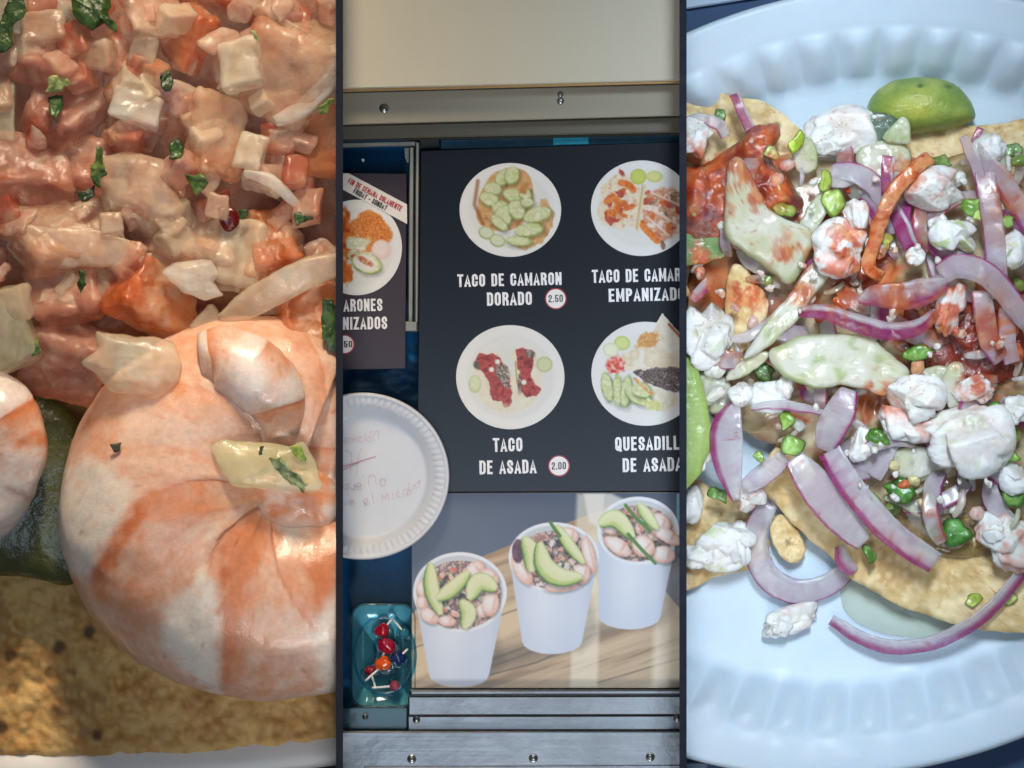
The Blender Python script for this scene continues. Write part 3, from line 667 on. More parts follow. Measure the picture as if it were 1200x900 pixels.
leaf("cilantro_bit", [(316, 538), (328, 536), (342, 550), (360, 568), (356, 578), (336, 564)], 170, 3, ((96, 122, 66), (188, 200, 150)), 218, "feathery cilantro frond stuck to the pale onion petal", CG, amp=3)
leaf("cilantro_bit", [(340, 524), (352, 522), (360, 536), (352, 542)], 166, 3, ((150, 176, 70), (196, 210, 110)), 219, "lime green cilantro shred on the pale onion petal", CG)
leaf("cilantro_bit", [(304, 524), (310, 523), (308, 534), (303, 533)], 168, 3, ((60, 74, 50), (90, 100, 70)), 220, "dark cilantro dash on the pale onion petal", CG)
# dark red patch painting the shade of a hollow in the heap
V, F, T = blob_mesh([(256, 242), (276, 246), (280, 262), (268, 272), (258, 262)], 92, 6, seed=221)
food("hollow_shade", V, F, lin((92, 12, 8)), "wet_vegetable", "dark red patch painting the shaded hollow beside orange red wedge", "shade patch")

# ================================================================== middle bay: menu window of a food truck
# ---- lettering: condensed signboard capitals drawn as strokes
def _arc(cx, cy, rx, ry, a0, a1, n=7): return [(cx + rx * math.cos(math.radians(a)), cy + ry * math.sin(math.radians(a))) for a in np.linspace(a0, a1, n)]
_r = 0.5; _ry = 0.2
def _O(y0=0.0, y1=1.0): return _arc(.5, y1 - _ry, .5, _ry, 0, 180) + _arc(.5, y0 + _ry, .5, _ry, 180, 360) + [(1, y1 - _ry)]
GL = {
 'A': ([[(-.08, 0), (.5, 1.02), (1.08, 0)], [(.18, .26), (.82, .26)]], 1.0), 'B': ([[(0, 0), (0, 1)], [(0, 1), (.6, 1)] + _arc(.6, .76, .38, .24, 80, -90) + [(0, .52)], [(.6, .52)] + _arc(.6, .26, .4, .26, 80, -90) + [(0, 0)]], 1.0),
 'C': ([[(1, .68)] + _arc(.5, 1 - _ry, .5, _ry, 0, 180) + _arc(.5, _ry, .5, _ry, 180, 360) + [(1, .32)]], 1.0), 'D': ([[(0, 0), (0, 1)], [(0, 1), (.5, 1)] + _arc(.5, 1 - _ry, .5, _ry, 80, 0) + _arc(.5, _ry, .5, _ry, 0, -90) + [(0, 0)]], 1.0),
 'E': ([[(0, 0), (0, 1)], [(0, 1), (.95, 1)], [(0, .52), (.8, .52)], [(0, 0), (.95, 0)]], .85), 'F': ([[(0, 0), (0, 1)], [(0, 1), (.95, 1)], [(0, .5), (.8, .5)]], .82),
 'I': ([[(0, 0), (0, 1)]], .0), 'L': ([[(0, 1), (0, 0)], [(0, 0), (.95, 0)]], .8), 'M': ([[(0, 0), (0, 1)], [(0, 1), (.5, .2), (1, 1)], [(1, 1), (1, 0)]], 1.4), 'N': ([[(0, 0), (0, 1)], [(0, 1), (1, 0)], [(1, 0), (1, 1)]], 1.05),
 'O': ([_O()], 1.0), 'P': ([[(0, 0), (0, 1)], [(0, 1), (.5, 1)] + _arc(.5, .74, .5, .26, 80, -90) + [(0, .48)]], .95), 'Q': ([_O(), [(.6, .25), (1.05, -.06)]], 1.0),
 'R': ([[(0, 0), (0, 1)], [(0, 1), (.5, 1)] + _arc(.5, .76, .48, .24, 80, -90) + [(0, .52)], [(.55, .52), (.98, .3), (1, 0)]], 1.0),
 'S': ([[(1, .72)] + _arc(.5, .8, .5, .2, 0, 180) + [(0, .72), (.15, .6), (.85, .4), (1, .28)] + _arc(.5, .2, .5, .2, 0, -180) + [(0, .28)]], .95), 'T': ([[(.5, 0), (.5, 1)], [(-.05, 1), (1.05, 1)]], .95),
 'U': ([[(0, 1), (0, _ry)] + _arc(.5, _ry, .5, _ry, 180, 360) + [(1, 1)]], 1.0), 'Y': ([[(0, 1), (.5, .42), (1, 1)], [(.5, .42), (.5, 0)]], 1.0), 'Z': ([[(0, 1), (1, 1), (0, 0), (1, 0)]], .9),
 '0': ([_O()], .95), '2': ([[(0, .7)] + _arc(.5, .8, .5, .2, 180, 0) + [(1, .68), (0, .12), (0, 0), (1.02, 0)]], .95), '5': ([[(.95, 1), (.05, 1), (.02, .52)] + _arc(.5, .36, .5, .22, 140, 0) + _arc(.5, .2, .5, .2, 0, -180) + [(0, .28)]], .95),
 '.': ([[(0, 0), (0, .05)]], 0.0), '-': ([[(.1, .45), (.9, .45)]], .7), ' ': ([], .35),
}
def stroke(pts, w):
    p = np.asarray(pts, float)
    keep = [0] + [i for i in range(1, len(p)) if np.hypot(*(p[i] - p[i - 1])) > 1e-4]; p = p[keep]
    t = np.diff(p, axis=0); t /= np.linalg.norm(t, axis=1, keepdims=True); nrm = np.column_stack([-t[:, 1], t[:, 0]])
    ring_ = len(p) > 3 and np.hypot(*(p[0] - p[-1])) < 1e-3
    a = np.vstack([nrm[-1:] if ring_ else nrm[:1], nrm]); b = np.vstack([nrm, nrm[:1] if ring_ else nrm[-1:]]); m = a + b
    m /= np.maximum(1 + (a * b).sum(1), 0.45)[:, None]
    p = p.copy()
    if not ring_: p[0] -= t[0] * w * .5; p[-1] += t[-1] * w * .5
    L, R = p + m * w / 2, p - m * w / 2; n = len(p)
    return np.vstack([L, R]), [[i, i + 1, n + i + 1, n + i] for i in range(n - 1)]
def text_geo(txt, h, sw=0.165, cw=0.26, gap=0.10):
    x = 0; V = []; F = []; k = 0
    for ch in txt:
        st, wd = GL[ch]; w = wd * cw
        for s in st:
            v, f = stroke([(x + sw / 2 + px * cw * (wd if wd else 1), sw / 2 + py * (1 - sw)) for px, py in s], sw)
            b = len(V); V += [(a, c, k * 0.06) for a, c in v]; F += [[i + b for i in q] for q in f]; k = (k + 1) % 4
        x += w + sw + gap
    V = np.array(V); V[:, :2] *= h; return V, F, (x - gap) * h
def lettering(txt, x0, x1, yb, h, z, col, parent, rise=0.0, sw=0.165, mat="ink", name="lettering"):
    """a line of capitals from x0 to x1 on baseline yb (at x0), rising by `rise` mm to x1"""
    V, F, w = text_geo(txt, h, sw); L = x1 - x0; kx = math.hypot(L, rise) / w; a = math.atan2(rise, L)
    X, Y = V[:, 0] * kx, V[:, 1]
    Q = np.column_stack([x0 + X * math.cos(a) - Y * math.sin(a), yb - X * math.sin(a) - Y * math.cos(a), z + V[:, 2]])
    return mk(name, Q, [q for q in F], lin(col), mat, parent, 'M', smooth=False, recalc=True)

# ---- printed photographs: a fine mesh whose vertices carry the print
class Print:
    def __init__(s, x0, y0, x1, y1, step, base):
        s.xs = np.arange(x0, x1 + .01, step); s.ys = np.arange(y0, y1 + .01, step); s.X, s.Y = np.meshgrid(s.xs, s.ys)
        s.C = np.ones(s.X.shape + (3,)) * np.asarray(base, float); s.mask = np.ones(s.X.shape, bool); s.n = 0
        s.pt = np.column_stack([s.X.ravel(), s.Y.ravel(), np.zeros(s.X.size)])
    def noise(s, sc, o=3, st=(1, 1)):
        s.n += 1; return fbm(s.pt * np.array([st[0], st[1], 1]), sc, 300 + s.n, o).reshape(s.X.shape)
    def cells(s, sc):
        s.n += 1; return worley(s.pt, sc, 300 + s.n).reshape(s.X.shape)
    def put(s, a, col):
        col = np.asarray(col, float); s.C = s.C * (1 - a[..., None]) + col * a[..., None]
    def ell(s, cx, cy, rx, ry, rot=0, soft=1.0, wob=0.0):
        a = math.radians(rot); dx, dy = s.X - cx, s.Y - cy; u = dx * math.cos(a) + dy * math.sin(a); v = -dx * math.sin(a) + dy * math.cos(a)
        d = (np.hypot(u / rx, v / ry) - 1) * min(rx, ry)
        if wob: d = d + wob * (s.noise(min(rx, ry) * .6) - .5) * 2
        return np.clip(.5 - d / soft, 0, 1)
    def poly(s, pts, soft=1.0, wob=0.0):
        p = np.asarray(pts, float); q = np.roll(p, -1, 0); ins = np.zeros(s.X.shape, bool); d = np.full(s.X.shape, 1e9)
        for (x0, y0), (x1, y1) in zip(p, q):
            c = ((y0 > s.Y) != (y1 > s.Y)); 
            if y1 != y0: ins ^= c & (s.X < (x1 - x0) * (s.Y - y0) / (y1 - y0) + x0)
            ex, ey = x1 - x0, y1 - y0; t = np.clip(((s.X - x0) * ex + (s.Y - y0) * ey) / (ex * ex + ey * ey + 1e-9), 0, 1)
            d = np.minimum(d, np.hypot(s.X - x0 - t * ex, s.Y - y0 - t * ey))
        d = np.where(ins, -d, d)
        if wob: d = d + wob * (s.noise(5) - .5) * 2
        return np.clip(.5 - d / soft, 0, 1)
    def line(s, pts, w, soft=1.0):
        d = np.full(s.X.shape, 1e9)
        for (x0, y0), (x1, y1) in zip(pts[:-1], pts[1:]):
            ex, ey = x1 - x0, y1 - y0; t = np.clip(((s.X - x0) * ex + (s.Y - y0) * ey) / (ex * ex + ey * ey + 1e-9), 0, 1)
            d = np.minimum(d, np.hypot(s.X - x0 - t * ex, s.Y - y0 - t * ey))
        return np.clip(.5 - (d - w / 2) / soft, 0, 1)
    def tex(s, a, cols, sc, o=2):
        """mask a filled with mottled print of several colours"""
        n = s.noise(sc, o); n = np.clip((n - .22) / .56 + .25 * (s.noise(1.6, 1) - .5), 0, .999) * (len(cols) - 1); i = n.astype(int); f = (n - i)[..., None]; cols = np.asarray(cols, float)
        c = cols[i] * (1 - f) + cols[np.minimum(i + 1, len(cols) - 1)] * f
        s.C = s.C * (1 - a[..., None]) + c * a[..., None]
    def shade(s, a, k): s.C = s.C * (1 - (a * (1 - k))[..., None])
    def avocado(s, cx, cy, rx, ry, rot, flesh=(200, 208, 152), rind=(122, 146, 76)):
        s.shade(s.ell(cx + 1.4, cy + 2, rx + 1, ry + 1, rot, 4, 1.5), .78)
        s.put(.9 * s.ell(cx, cy, rx, ry, rot, 1.4, 1.2), rind); s.tex(s.ell(cx - .5, cy - .9, rx - .9, ry - .9, rot, 2, 1.2), [flesh, (224, 226, 180), (206, 208, 158), (232, 230, 196)], 7)
    def build(s, name, z, parent, keep=None):
        ny, nx = s.X.shape; idx = np.arange(nx * ny).reshape(ny, nx)
        F = np.stack([idx[:-1, :-1].ravel(), idx[:-1, 1:].ravel(), idx[1:, 1:].ravel(), idx[1:, :-1].ravel()], 1)
        V = np.column_stack([s.X.ravel(), s.Y.ravel(), np.full(s.X.size, z)])
        if keep is not None:
            k = keep.ravel(); F = F[k[F].all(1)]; used = np.zeros(len(V), bool); used[F.ravel()] = True; re = np.cumsum(used) - 1; V = V[used]; F = re[F]
            C = s.C.reshape(-1, 3)[used]
        else: C = s.C.reshape(-1, 3)
        return mk(name, V, F, lin(np.clip(C, 0, 255)) * 0.86, "poster_print", parent, 'M', smooth=False, recalc=False)

def plate_print(cx, cy, rx, ry, step=0.85):
    p = Print(cx - rx - 1, cy - ry - 1, min(cx + rx + 1, 800), cy + ry + 1, step, (238, 236, 234))
    p.put(p.ell(cx, cy, rx * .80, ry * .80, 0, 5), (230, 228, 226)); p.put(p.ell(cx, cy, rx * .74, ry * .74, 0, 6), (236, 233, 229))
    p.shade(p.ell(cx + 6, cy + 5, rx * .7, ry * .7, 0, 16), .97)
    return p
def in_ell(p, cx, cy, rx, ry): return np.hypot((p.X - cx) / rx, (p.Y - cy) / ry) <= 1
def disc(name, cx, cy, rx, ry, z, col, parent, mat="poster_print", n=64):
    th = np.linspace(0, 2 * math.pi, n, endpoint=False); V = np.column_stack([cx + rx * np.cos(th), cy + ry * np.sin(th), np.full(n, z)])
    return mk(name, V, [list(range(n))], lin(col), mat, parent, 'M', smooth=False, recalc=False)

# ---- truck body: dim interior behind glass, awning, header rails
def interior():
    p = Print(396, 150, 802, 900, 4, (13, 34, 50))
    p.tex(np.ones(p.X.shape), [(6, 20, 34), (10, 44, 70), (18, 70, 98), (8, 28, 46)], 60)
    for x, w, c in ((405, 12, (34, 86, 116)), (424, 8, (16, 58, 86)), (464, 14, (24, 74, 104)), (482, 8, (30, 84, 110))):
        p.put(.8 * p.line([(x, 380), (x - 2, 900)], w, 10), c)
    p.put(p.ell(672, 166, 28, 10, 0, 8), (24, 190, 226)); p.put(.7 * p.ell(760, 163, 60, 7, 0, 8), (16, 104, 136)); p.put(.8 * p.ell(560, 168, 60, 7, 0, 8), (14, 70, 98))  # cyan glow below the header, painted into the interior colour
    p.put(.7 * p.ell(440, 185, 60, 40, 0, 30), (52, 92, 112)); p.put(p.ell(404, 800, 8, 5, 0, 3), (150, 170, 190)); p.put(p.ell(484, 420, 5, 4, 40, 3, 3), (130, 170, 186)); p.put(p.ell(430, 690, 22, 6, 0, 6), (26, 74, 104))
    V = np.column_stack([p.X.ravel(), p.Y.ravel(), np.full(p.X.size, -60.0)]); ny, nx = p.X.shape; idx = np.arange(nx * ny).reshape(ny, nx)
    F = np.stack([idx[:-1, :-1].ravel(), idx[:-1, 1:].ravel(), idx[1:, 1:].ravel(), idx[1:, :-1].ravel()], 1)
    mk("wall_interior", V, F, np.clip(lin(p.C.reshape(-1, 3)) * np.where(p.Y.reshape(-1, 1) < 175, 2.2, 1.3), 0, 1), "painted_panel", None, 'M', kind="structure", recalc=False)  # top band coloured brighter to offset the header's shade
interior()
win = thing("sliding_window", 445, 380, -40, "blue tinted sliding window pane in a grey aluminium frame", "window")
slab("glass_pane", [(396, 150), (800, 150), (800, 860), (396, 860)], -24, -21, "window_glass", bev=0.5, parent=win)
slab("frame_stile", [(479.5, 172), (485.5, 172), (484, 378), (478, 378)], -21, -6, "dull_aluminium", bev=1.2, parent=win)
slab("frame_stile", [(486.5, 166), (492, 166), (490.5, 388), (485.5, 388)], -21, -1, "dull_aluminium", bev=1.5, parent=win)
slab("frame_rail", [(396, 167), (489, 165), (489, 171), (396, 173)], -20.9, -4, "dull_aluminium", bev=1.2, parent=win)
slab("corner_block", [(474.5, 377), (489, 377), (489, 388.5), (474.5, 388.5)], -20.8, 1, "dull_aluminium", bev=1.0, parent=win)
slab("tape_patch", [(474, 174), (484.6, 172), (484, 187), (477, 191), (474.5, 184)], -20.8, -19.6, "painted_panel", (128, 136, 128), bev=.3, parent=win)
slab("tape_patch", [(492.5, 163), (514, 163), (516, 172.5), (492.5, 174)], -20.8, -18, "painted_panel", (92, 92, 80), bev=.3, parent=win)
slab("tape_patch", [(423.5, 187), (425, 185.5), (427.5, 187.5), (425.5, 190)], -20.8, -20, "painted_panel", (196, 204, 200), bev=.2, parent=win)

slab("added_teal_glow", [(516, 164), (802, 157), (802, 168), (516, 175)], -20.6, -8, "candy", (16, 92, 120), bev=1, parent=win)  # added strip, its teal colour stands in for the glow under the header
slab("added_cyan_glow", [(648, 161.5), (690, 160.5), (690, 169), (648, 170.5)], -7.9, -5, "candy", (60, 206, 236), bev=1, parent=win)  # added brighter piece for the cyan spot of that glow
aw = thing("awning", 600, 50, 30, "beige painted awning panel with bare plywood edge above the menu", "awning")
slab("panel", [(396, -160), (802, -160), (802, 94.5), (396, 104.5)], 40, 58, "painted_panel", (196, 189, 170), bev=1.5, parent=aw)
slab("plywood_edge", [(396, 103.6), (802, 93.6), (802, 97.6), (396, 108.0)], 38, 55, "crisp_tortilla", (176, 140, 88), bev=0.8, parent=aw)
hd = thing("header_rail", 600, 125, 10, "dull grey metal rail with screws below the awning", "rail")
slab("rail_face", [(396, 108.4), (802, 98.0), (802, 135.6), (396, 146.6)], 6, 34, "painted_panel", (148, 142, 126), bev=1.2, parent=hd)
slab("lower_lip", [(396, 146.9), (802, 135.9), (802, 155.4), (396, 163.6)], 2, 16, "painted_panel", (92, 87, 74), bev=2.0, parent=hd)
slab("drip_edge", [(396, 163.8), (802, 155.6), (802, 158.0), (396, 166.0)], 0, 9, "painted_panel", (44, 42, 38), bev=.6, parent=hd)
def screw(cx, cy, z, r, parent, mat="screw_steel", washer=True, name="screw"):
    prof = [(0.02, 2.6), (.45, 2.5), (.75, 1.9), (.92, .9), (1, 0)] if not washer else [(0.02, 3.2), (.35, 3.1), (.6, 2.5), (.66, 1.2), (.75, 1.1), (.95, .8), (1, 0)]
    na = 20; th = np.linspace(0, 2 * math.pi, na, endpoint=False)
    V = np.vstack([np.column_stack([cx + r * a * np.cos(th), cy + r * a * np.sin(th), np.full(na, z + b)]) for a, b in prof])
    F = grid_faces(len(prof), na).tolist(); F.append(list(range(na)))
    s = mk(name, V, F, None, mat, parent, 'M')
    if s:
        for a in (0.4, 0.4 + math.pi / 2):
            c, d = math.cos(a) * r * .4, math.sin(a) * r * .4; e, f = -math.sin(a) * r * .09, math.cos(a) * r * .09; zz = z + prof[0][1] + .25
            mk("slot", [(cx - c - e, cy - d - f, zz), (cx + c - e, cy + d - f, zz), (cx + c + e, cy + d + f, zz), (cx - c + e, cy - d + f, zz)], [[0, 1, 2, 3]], lin((30, 30, 32)), "ink", s, 'M', smooth=False, recalc=False)
    return s
screw(450, 127, 34, 5.6, hd); screw(656.6, 111, 34, 3.6, hd, washer=False); screw(656.8, 118.5, 34, 4.4, hd, washer=False)

# ---- weekend poster behind the glass edge
po = thing("weekend_poster", 436, 320, -20, "maroon grey poster with diagonal white weekend ribbon stuck on window", "poster")
slab("sheet", [(396, 202.5), (476.5, 203.5), (475, 432), (396, 433.5)], -20.6, -17, "poster_print", (58, 47, 54), bev=.4, parent=po)
p = plate_print(418, 290, 53, 56, .8)
p.tex(p.ell(432, 272, 26, 24, 20, 3, 6), [(214, 120, 44), (236, 158, 84), (196, 96, 30), (240, 170, 96)], 2.2)
p.tex(p.ell(404, 275, 8, 32, 0, 3, 4), [(206, 96, 24), (232, 128, 52), (168, 66, 14)], 6); p.tex(p.ell(406, 320, 7, 14, 0, 2, 3), [(226, 124, 44), (200, 92, 28)], 6)
p.tex(p.ell(420, 285, 14, 8, 0, 3, 4), [(236, 232, 214), (206, 210, 170), (240, 238, 230)], 3)
p.put(p.ell(447, 293, 11.5, 11.5, 0, 2), (228, 204, 200)); p.put(p.ell(446, 291, 9, 9, 0, 5), (238, 220, 216))
p.avocado(420, 302, 13, 6, 14); p.put(p.ell(419, 302, 9, 3.6, 14), (188, 92, 50)); p.avocado(430, 309, 18, 12, 20); p.put(p.ell(428, 308, 14, 9, 20, 2), (236, 232, 226)); p.tex(p.ell(428, 306, 11, 3.5, 30, 2), [(180, 90, 60), (226, 190, 150)], 3)
d_ = disc("printed_dish", 418, 290, 53, 56, -16.6, (221, 219, 217), po, n=128); p.build("printed_food", -16.4, d_, in_ell(p, 418, 290, 51.8, 54.8))
slab("ribbon", [(396, 203), (408.5, 203), (477, 239.5), (477, 262.5), (396, 219)], -16.9, -15.6, "poster_print", (226, 220, 214), bev=.2, parent=po)
lettering("FIN DE SEMANA SOLAMENTE", 407, 469, 214.2, 6.6, -15.1, (176, 36, 44), po, rise=-33.5, sw=.17)
lettering("FRIDAY - SUNDAY", 413.2, 451.5, 226.0, 6.4, -15.1, (30, 28, 30), po, rise=-21, sw=.17)
lettering("CAMARONES", 377.5, 448.2, 365.6, 14.6, -16.2, (226, 224, 228), po, rise=1.2)
lettering("EMPANIZADOS", 368, 453.8, 387, 14.8, -16.2, (226, 224, 228), po, rise=1.4)
b = disc("price_badge", 404, 403.5, 11.4, 11.4, -16.4, (170, 60, 72), po); disc("badge_face", 404, 403.5, 10, 10, -16.1, (232, 226, 228), b); lettering("2.50", 394.6, 413, 407.4, 7.6, -15.8, (40, 40, 46), b, sw=.14, rise=.3)

# ---- main menu board
mb = thing("menu_board", 645, 490, 0, "large black menu board with four round dish photos and white lettering", "menu board")
slab("board", [(493, 176.5), (802, 165.5), (802, 576.0), (488, 577.0)], -2, 6, "poster_print", (10, 14, 27), bev=.8, parent=mb)
WH = (232, 231, 236)
# dish 1: shrimp tacos under avocado
p = plate_print(598, 246, 59.5, 55)
p.tex(p.ell(592, 236, 40, 31, -58, 2, 4), [(206, 154, 98), (222, 178, 124), (186, 128, 76)], 8); p.put(.7 * p.line([(560, 212), (556, 240), (566, 262)], 4, 3), (150, 84, 44))
p.tex(p.poly([(624, 262), (634, 234), (640, 232), (649, 250), (648, 266), (636, 284), (616, 293), (598, 288)], 1.5, 2), [(210, 162, 110), (226, 184, 132), (196, 140, 88)], 8)
for cx, cy, rx, ry, r in ((590, 208, 12, 8, -50), (578, 222, 11, 8, 10), (600, 206, 9, 11, 20), (574, 234, 12, 8, 20), (586, 243, 10, 7, -20), (602, 230, 13, 8, 25), (616, 228, 9, 7, 50), (590, 254, 11, 14, 20), (606, 246, 10, 12, -20), (585, 262, 12, 6, 40), (618, 238, 8, 6, 0), (630, 252, 17, 9, -16), (620, 270, 17, 8, -8), (608, 283, 15, 6, 4)):
    p.avocado(cx, cy, rx, ry, r, (202, 210, 150), (140, 162, 84))
p.tex(p.poly([(610, 216), (620, 214), (616, 228), (608, 226)], 1.5), [(206, 152, 92), (190, 128, 70)], 4)
for cx, cy in ((570, 273), (583, 282)): p.put(p.ell(cx, cy, 9.5, 7.5, 20), (168, 178, 120)); p.put(p.ell(cx, cy - .5, 8, 6, 20, 2), (218, 222, 190))
d_ = disc("printed_dish", 598, 246, 59.5, 55, 6.3, (221, 219, 217), mb, n=128); p.build("printed_food", 6.5, d_, in_ell(p, 598, 246, 58.3, 53.8))
# dish 2: breaded shrimp tacos
p = plate_print(752, 244, 59.5, 56)
p.tex(p.ell(726, 240, 26, 32, 8, 3, 6), [(232, 210, 176), (240, 228, 206), (222, 178, 140)], 5); p.tex(p.ell(778, 250, 26, 30, -8, 3, 6), [(226, 196, 164), (206, 140, 110), (238, 222, 206)], 5)
rn = random.Random(5)
for i in range(44):
    cx, cy = (rn.gauss(724, 12), rn.gauss(240, 15)) if i % 2 else (rn.gauss(778, 11), rn.gauss(252, 15))
    p.tex(p.ell(cx, cy, rn.uniform(4, 8), rn.uniform(2, 4.5), rn.uniform(0, 180), 1.2, 1.2), rn.choice([[(206, 96, 40), (226, 132, 70)], [(168, 62, 44), (206, 96, 70)], [(240, 226, 214), (226, 196, 184)], [(190, 92, 56), (232, 180, 150)], [(128, 92, 70), (190, 150, 120)]]), 3)
for q in ([(711, 236), (718, 230), (724, 236), (722, 248), (712, 250)], [(728, 214), (736, 216), (742, 222)], [(770, 282), (756, 268), (752, 262)]): p.tex(p.line(q, 8, 1.2), [(216, 104, 36), (234, 146, 74), (196, 84, 26)], 5)
for a, b_ in (((764, 226), (796, 240)), ((760, 244), (792, 262)), ((758, 254), (784, 276))): p.put(.85 * p.line([a, b_], 2.2, 1.4), (240, 214, 200))
p.put(p.poly([(752, 216), (757, 216), (752, 252), (748, 272), (744, 268), (747, 246)], 1.2), (228, 206, 168)); p.put(p.line([(753, 218), (746, 268)], 1.2), (196, 160, 116))
for cx, c in ((748, (190, 196, 92)), (767, (204, 202, 128))): p.put(p.ell(cx, 207, 9.5, 9.2 if cx < 760 else 7, 0), c); p.put(p.ell(cx, 206.5, 7.5, 7 if cx < 760 else 5, 0, 3), tuple(v + 18 for v in c))
d_ = disc("printed_dish", 752, 244, 59.5, 56, 6.3, (221, 219, 217), mb, n=128); p.build("printed_food", 6.5, d_, in_ell(p, 752, 244, 58.3, 54.8))
# dish 3: two beef tacos
p = plate_print(598, 442, 63.5, 61)
p.tex(p.ell(578, 446, 22, 34, -16, 4, 4), [(238, 230, 212), (230, 218, 196)], 6); p.tex(p.ell(618, 444, 19, 33, 6, 4, 4), [(238, 230, 214), (228, 216, 192)], 6)
p.tex(p.poly([(557, 424), (562, 414), (570, 416), (578, 414), (586, 420), (592, 430), (598, 446), (600, 462), (598, 476), (592, 478), (588, 470), (578, 470), (574, 462), (574, 450), (568, 438), (560, 432)], 1.4, 2), [(172, 66, 62), (196, 90, 82), (140, 48, 46), (186, 86, 78)], 5)
p.tex(p.ell(590, 440, 7, 14, -22, 2, 3), [(96, 82, 74), (216, 206, 190), (70, 60, 58), (180, 170, 150)], 2.4); p.tex(p.ell(559, 428, 4, 5, -30, 2), [(90, 80, 76), (130, 110, 100)], 2)
p.tex(p.poly([(604, 410), (612, 408), (626, 412), (625, 428), (622, 440), (628, 450), (635, 456), (628, 464), (618, 466), (610, 458), (606, 440)], 1.4, 2), [(168, 62, 58), (194, 88, 80), (130, 46, 46)], 5)
p.tex(p.ell(621, 415, 6, 5, 20, 2, 2), [(90, 76, 70), (170, 150, 140)], 2.2); p.tex(p.ell(608, 446, 3, 14, -4, 2), [(86, 72, 68), (196, 180, 170)], 2.2)
for cx, cy in ((576, 433), (614, 448), (606, 436), (583, 424)): p.put(p.ell(cx, cy, 3, 3, 0, 1.4), (238, 230, 222))
p.put(p.poly([(599, 412), (604, 411), (607, 440), (606, 458), (602, 456), (603, 436)], 1.4), (236, 226, 204)); p.put(p.line([(604, 424), (606, 450)], 1.6), (186, 160, 90))
p.put(p.ell(638, 427, 9.6, 9.2, 0), (190, 198, 142)); p.put(p.ell(638, 427, 7.6, 7.4, 0, 2), (214, 218, 172)); p.put(p.ell(556.5, 450, 7.5, 10.5, 0), (196, 204, 152)); p.put(p.ell(556.5, 449, 6, 8.6, 0, 3), (224, 228, 190))
p.tex(.5 * p.ell(590, 478, 16, 5, 0, 4, 3), [(220, 206, 160), (236, 226, 200)], 3)
d_ = disc("printed_dish", 598, 442, 63.5, 61, 6.3, (221, 219, 217), mb, n=128); p.build("printed_food", 6.5, d_, in_ell(p, 598, 442, 62.3, 59.8))
# dish 4: quesadilla
p = Print(692, 364, 800, 500, .85, (238, 236, 236))
p.put(p.ell(757, 438, 50, 48, 0, 6), (233, 231, 230))
p.tex(p.poly([(776, 366), (802, 396), (802, 440), (730, 434), (748, 412), (764, 392)], 1.2), [(232, 222, 204), (240, 234, 220), (226, 212, 188)], 16); p.put(p.line([(784, 380), (802, 400)], 3, 2), (168, 84, 60))
p.tex(p.ell(760, 398, 16, 9, -32, 3, 5), [(226, 180, 112), (206, 140, 74), (238, 214, 168)], 2.6); p.tex(p.poly([(722, 420), (750, 406), (776, 412), (800, 420), (800, 434), (734, 432)], 3, 2), [(236, 224, 202), (226, 206, 176), (240, 232, 218)], 8)
p.tex(p.poly([(742, 436), (770, 430), (802, 432), (802, 460), (782, 458), (756, 448)], 1.6, 3), [(84, 68, 66), (140, 118, 110), (62, 50, 52), (176, 160, 150)], 2.8)
p.tex(p.poly([(752, 448), (790, 462), (800, 470), (776, 484), (756, 470)], 3, 3), [(238, 232, 216), (226, 214, 190)], 4)
p.tex(p.ell(721, 428, 11, 11, 0, 2, 4), [(206, 52, 48), (232, 120, 104), (240, 200, 190)], 3.4)
for cx, cy, c in ((729, 402, (196, 206, 130)), (716, 410, (214, 218, 190))): p.put(p.ell(cx, cy, 9.5, 8.5, 10), c); p.put(p.ell(cx, cy, 7.5, 6.5, 10, 3), tuple(min(v + 22, 240) for v in c))
for cx, cy, rx, ry, r in ((712, 454, 7, 17, -12), (724, 458, 6, 18, -2), (734, 460, 7, 19, 6), (748, 464, 17, 10, 30), (752, 458, 12, 9, 20)): p.avocado(cx, cy, rx, ry, r, (204, 214, 150), (112, 146, 66))
p.tex(p.ell(764, 474, 12, 6, 20, 3, 4), [(222, 220, 150), (206, 206, 120), (238, 232, 200)], 2.4); p.tex(p.line([(744, 444), (764, 462)], 4, 2), [(214, 150, 80), (232, 200, 150)], 2)
d_ = disc("printed_dish", 757, 438, 64, 61, 6.3, (221, 219, 219), mb, n=128); p.build("printed_food", 6.5, d_, in_ell(p, 757, 438, 62.8, 59.8) | (p.poly([(776, 366), (802, 396), (802, 440), (748, 440), (764, 386)], .1) > .5))
for txt, x0, x1, yb, h in (("TACO DE CAMARON", 536.3, 658.2, 336.4, 14.8), ("DORADO", 570.8, 623.4, 358.4, 15.6), ("TACO DE CAMARON", 694, 815, 331.6, 15.4), ("EMPANIZADO", 713.5, 802.5, 353.8, 15.4),
                           ("TACO", 578, 612.3, 529.6, 16.2), ("DE ASADA", 562, 628.5, 556.0, 16.2), ("QUESADILLA", 721, 805.5, 528.6, 16.4), ("DE ASADA", 729.8, 799.5, 553.4, 16.4)):
    lettering(txt, x0, x1, yb, h, 6.6, WH, mb, rise=(x1 - x0) * .022)
for cx, cy, t in ((651.3, 350, "2.50"), (655, 546, "2.00")):
    b = disc("price_badge", cx, cy, 12.6, 12.4, 6.4, (178, 66, 74), mb); disc("badge_face", cx, cy, 11.2, 11, 6.8, (236, 230, 232), b); lettering(t, cx - 8.4, cx + 8.4, cy + 4.3, 8.6, 7.2, (44, 44, 52), b, sw=.13, rise=.4)

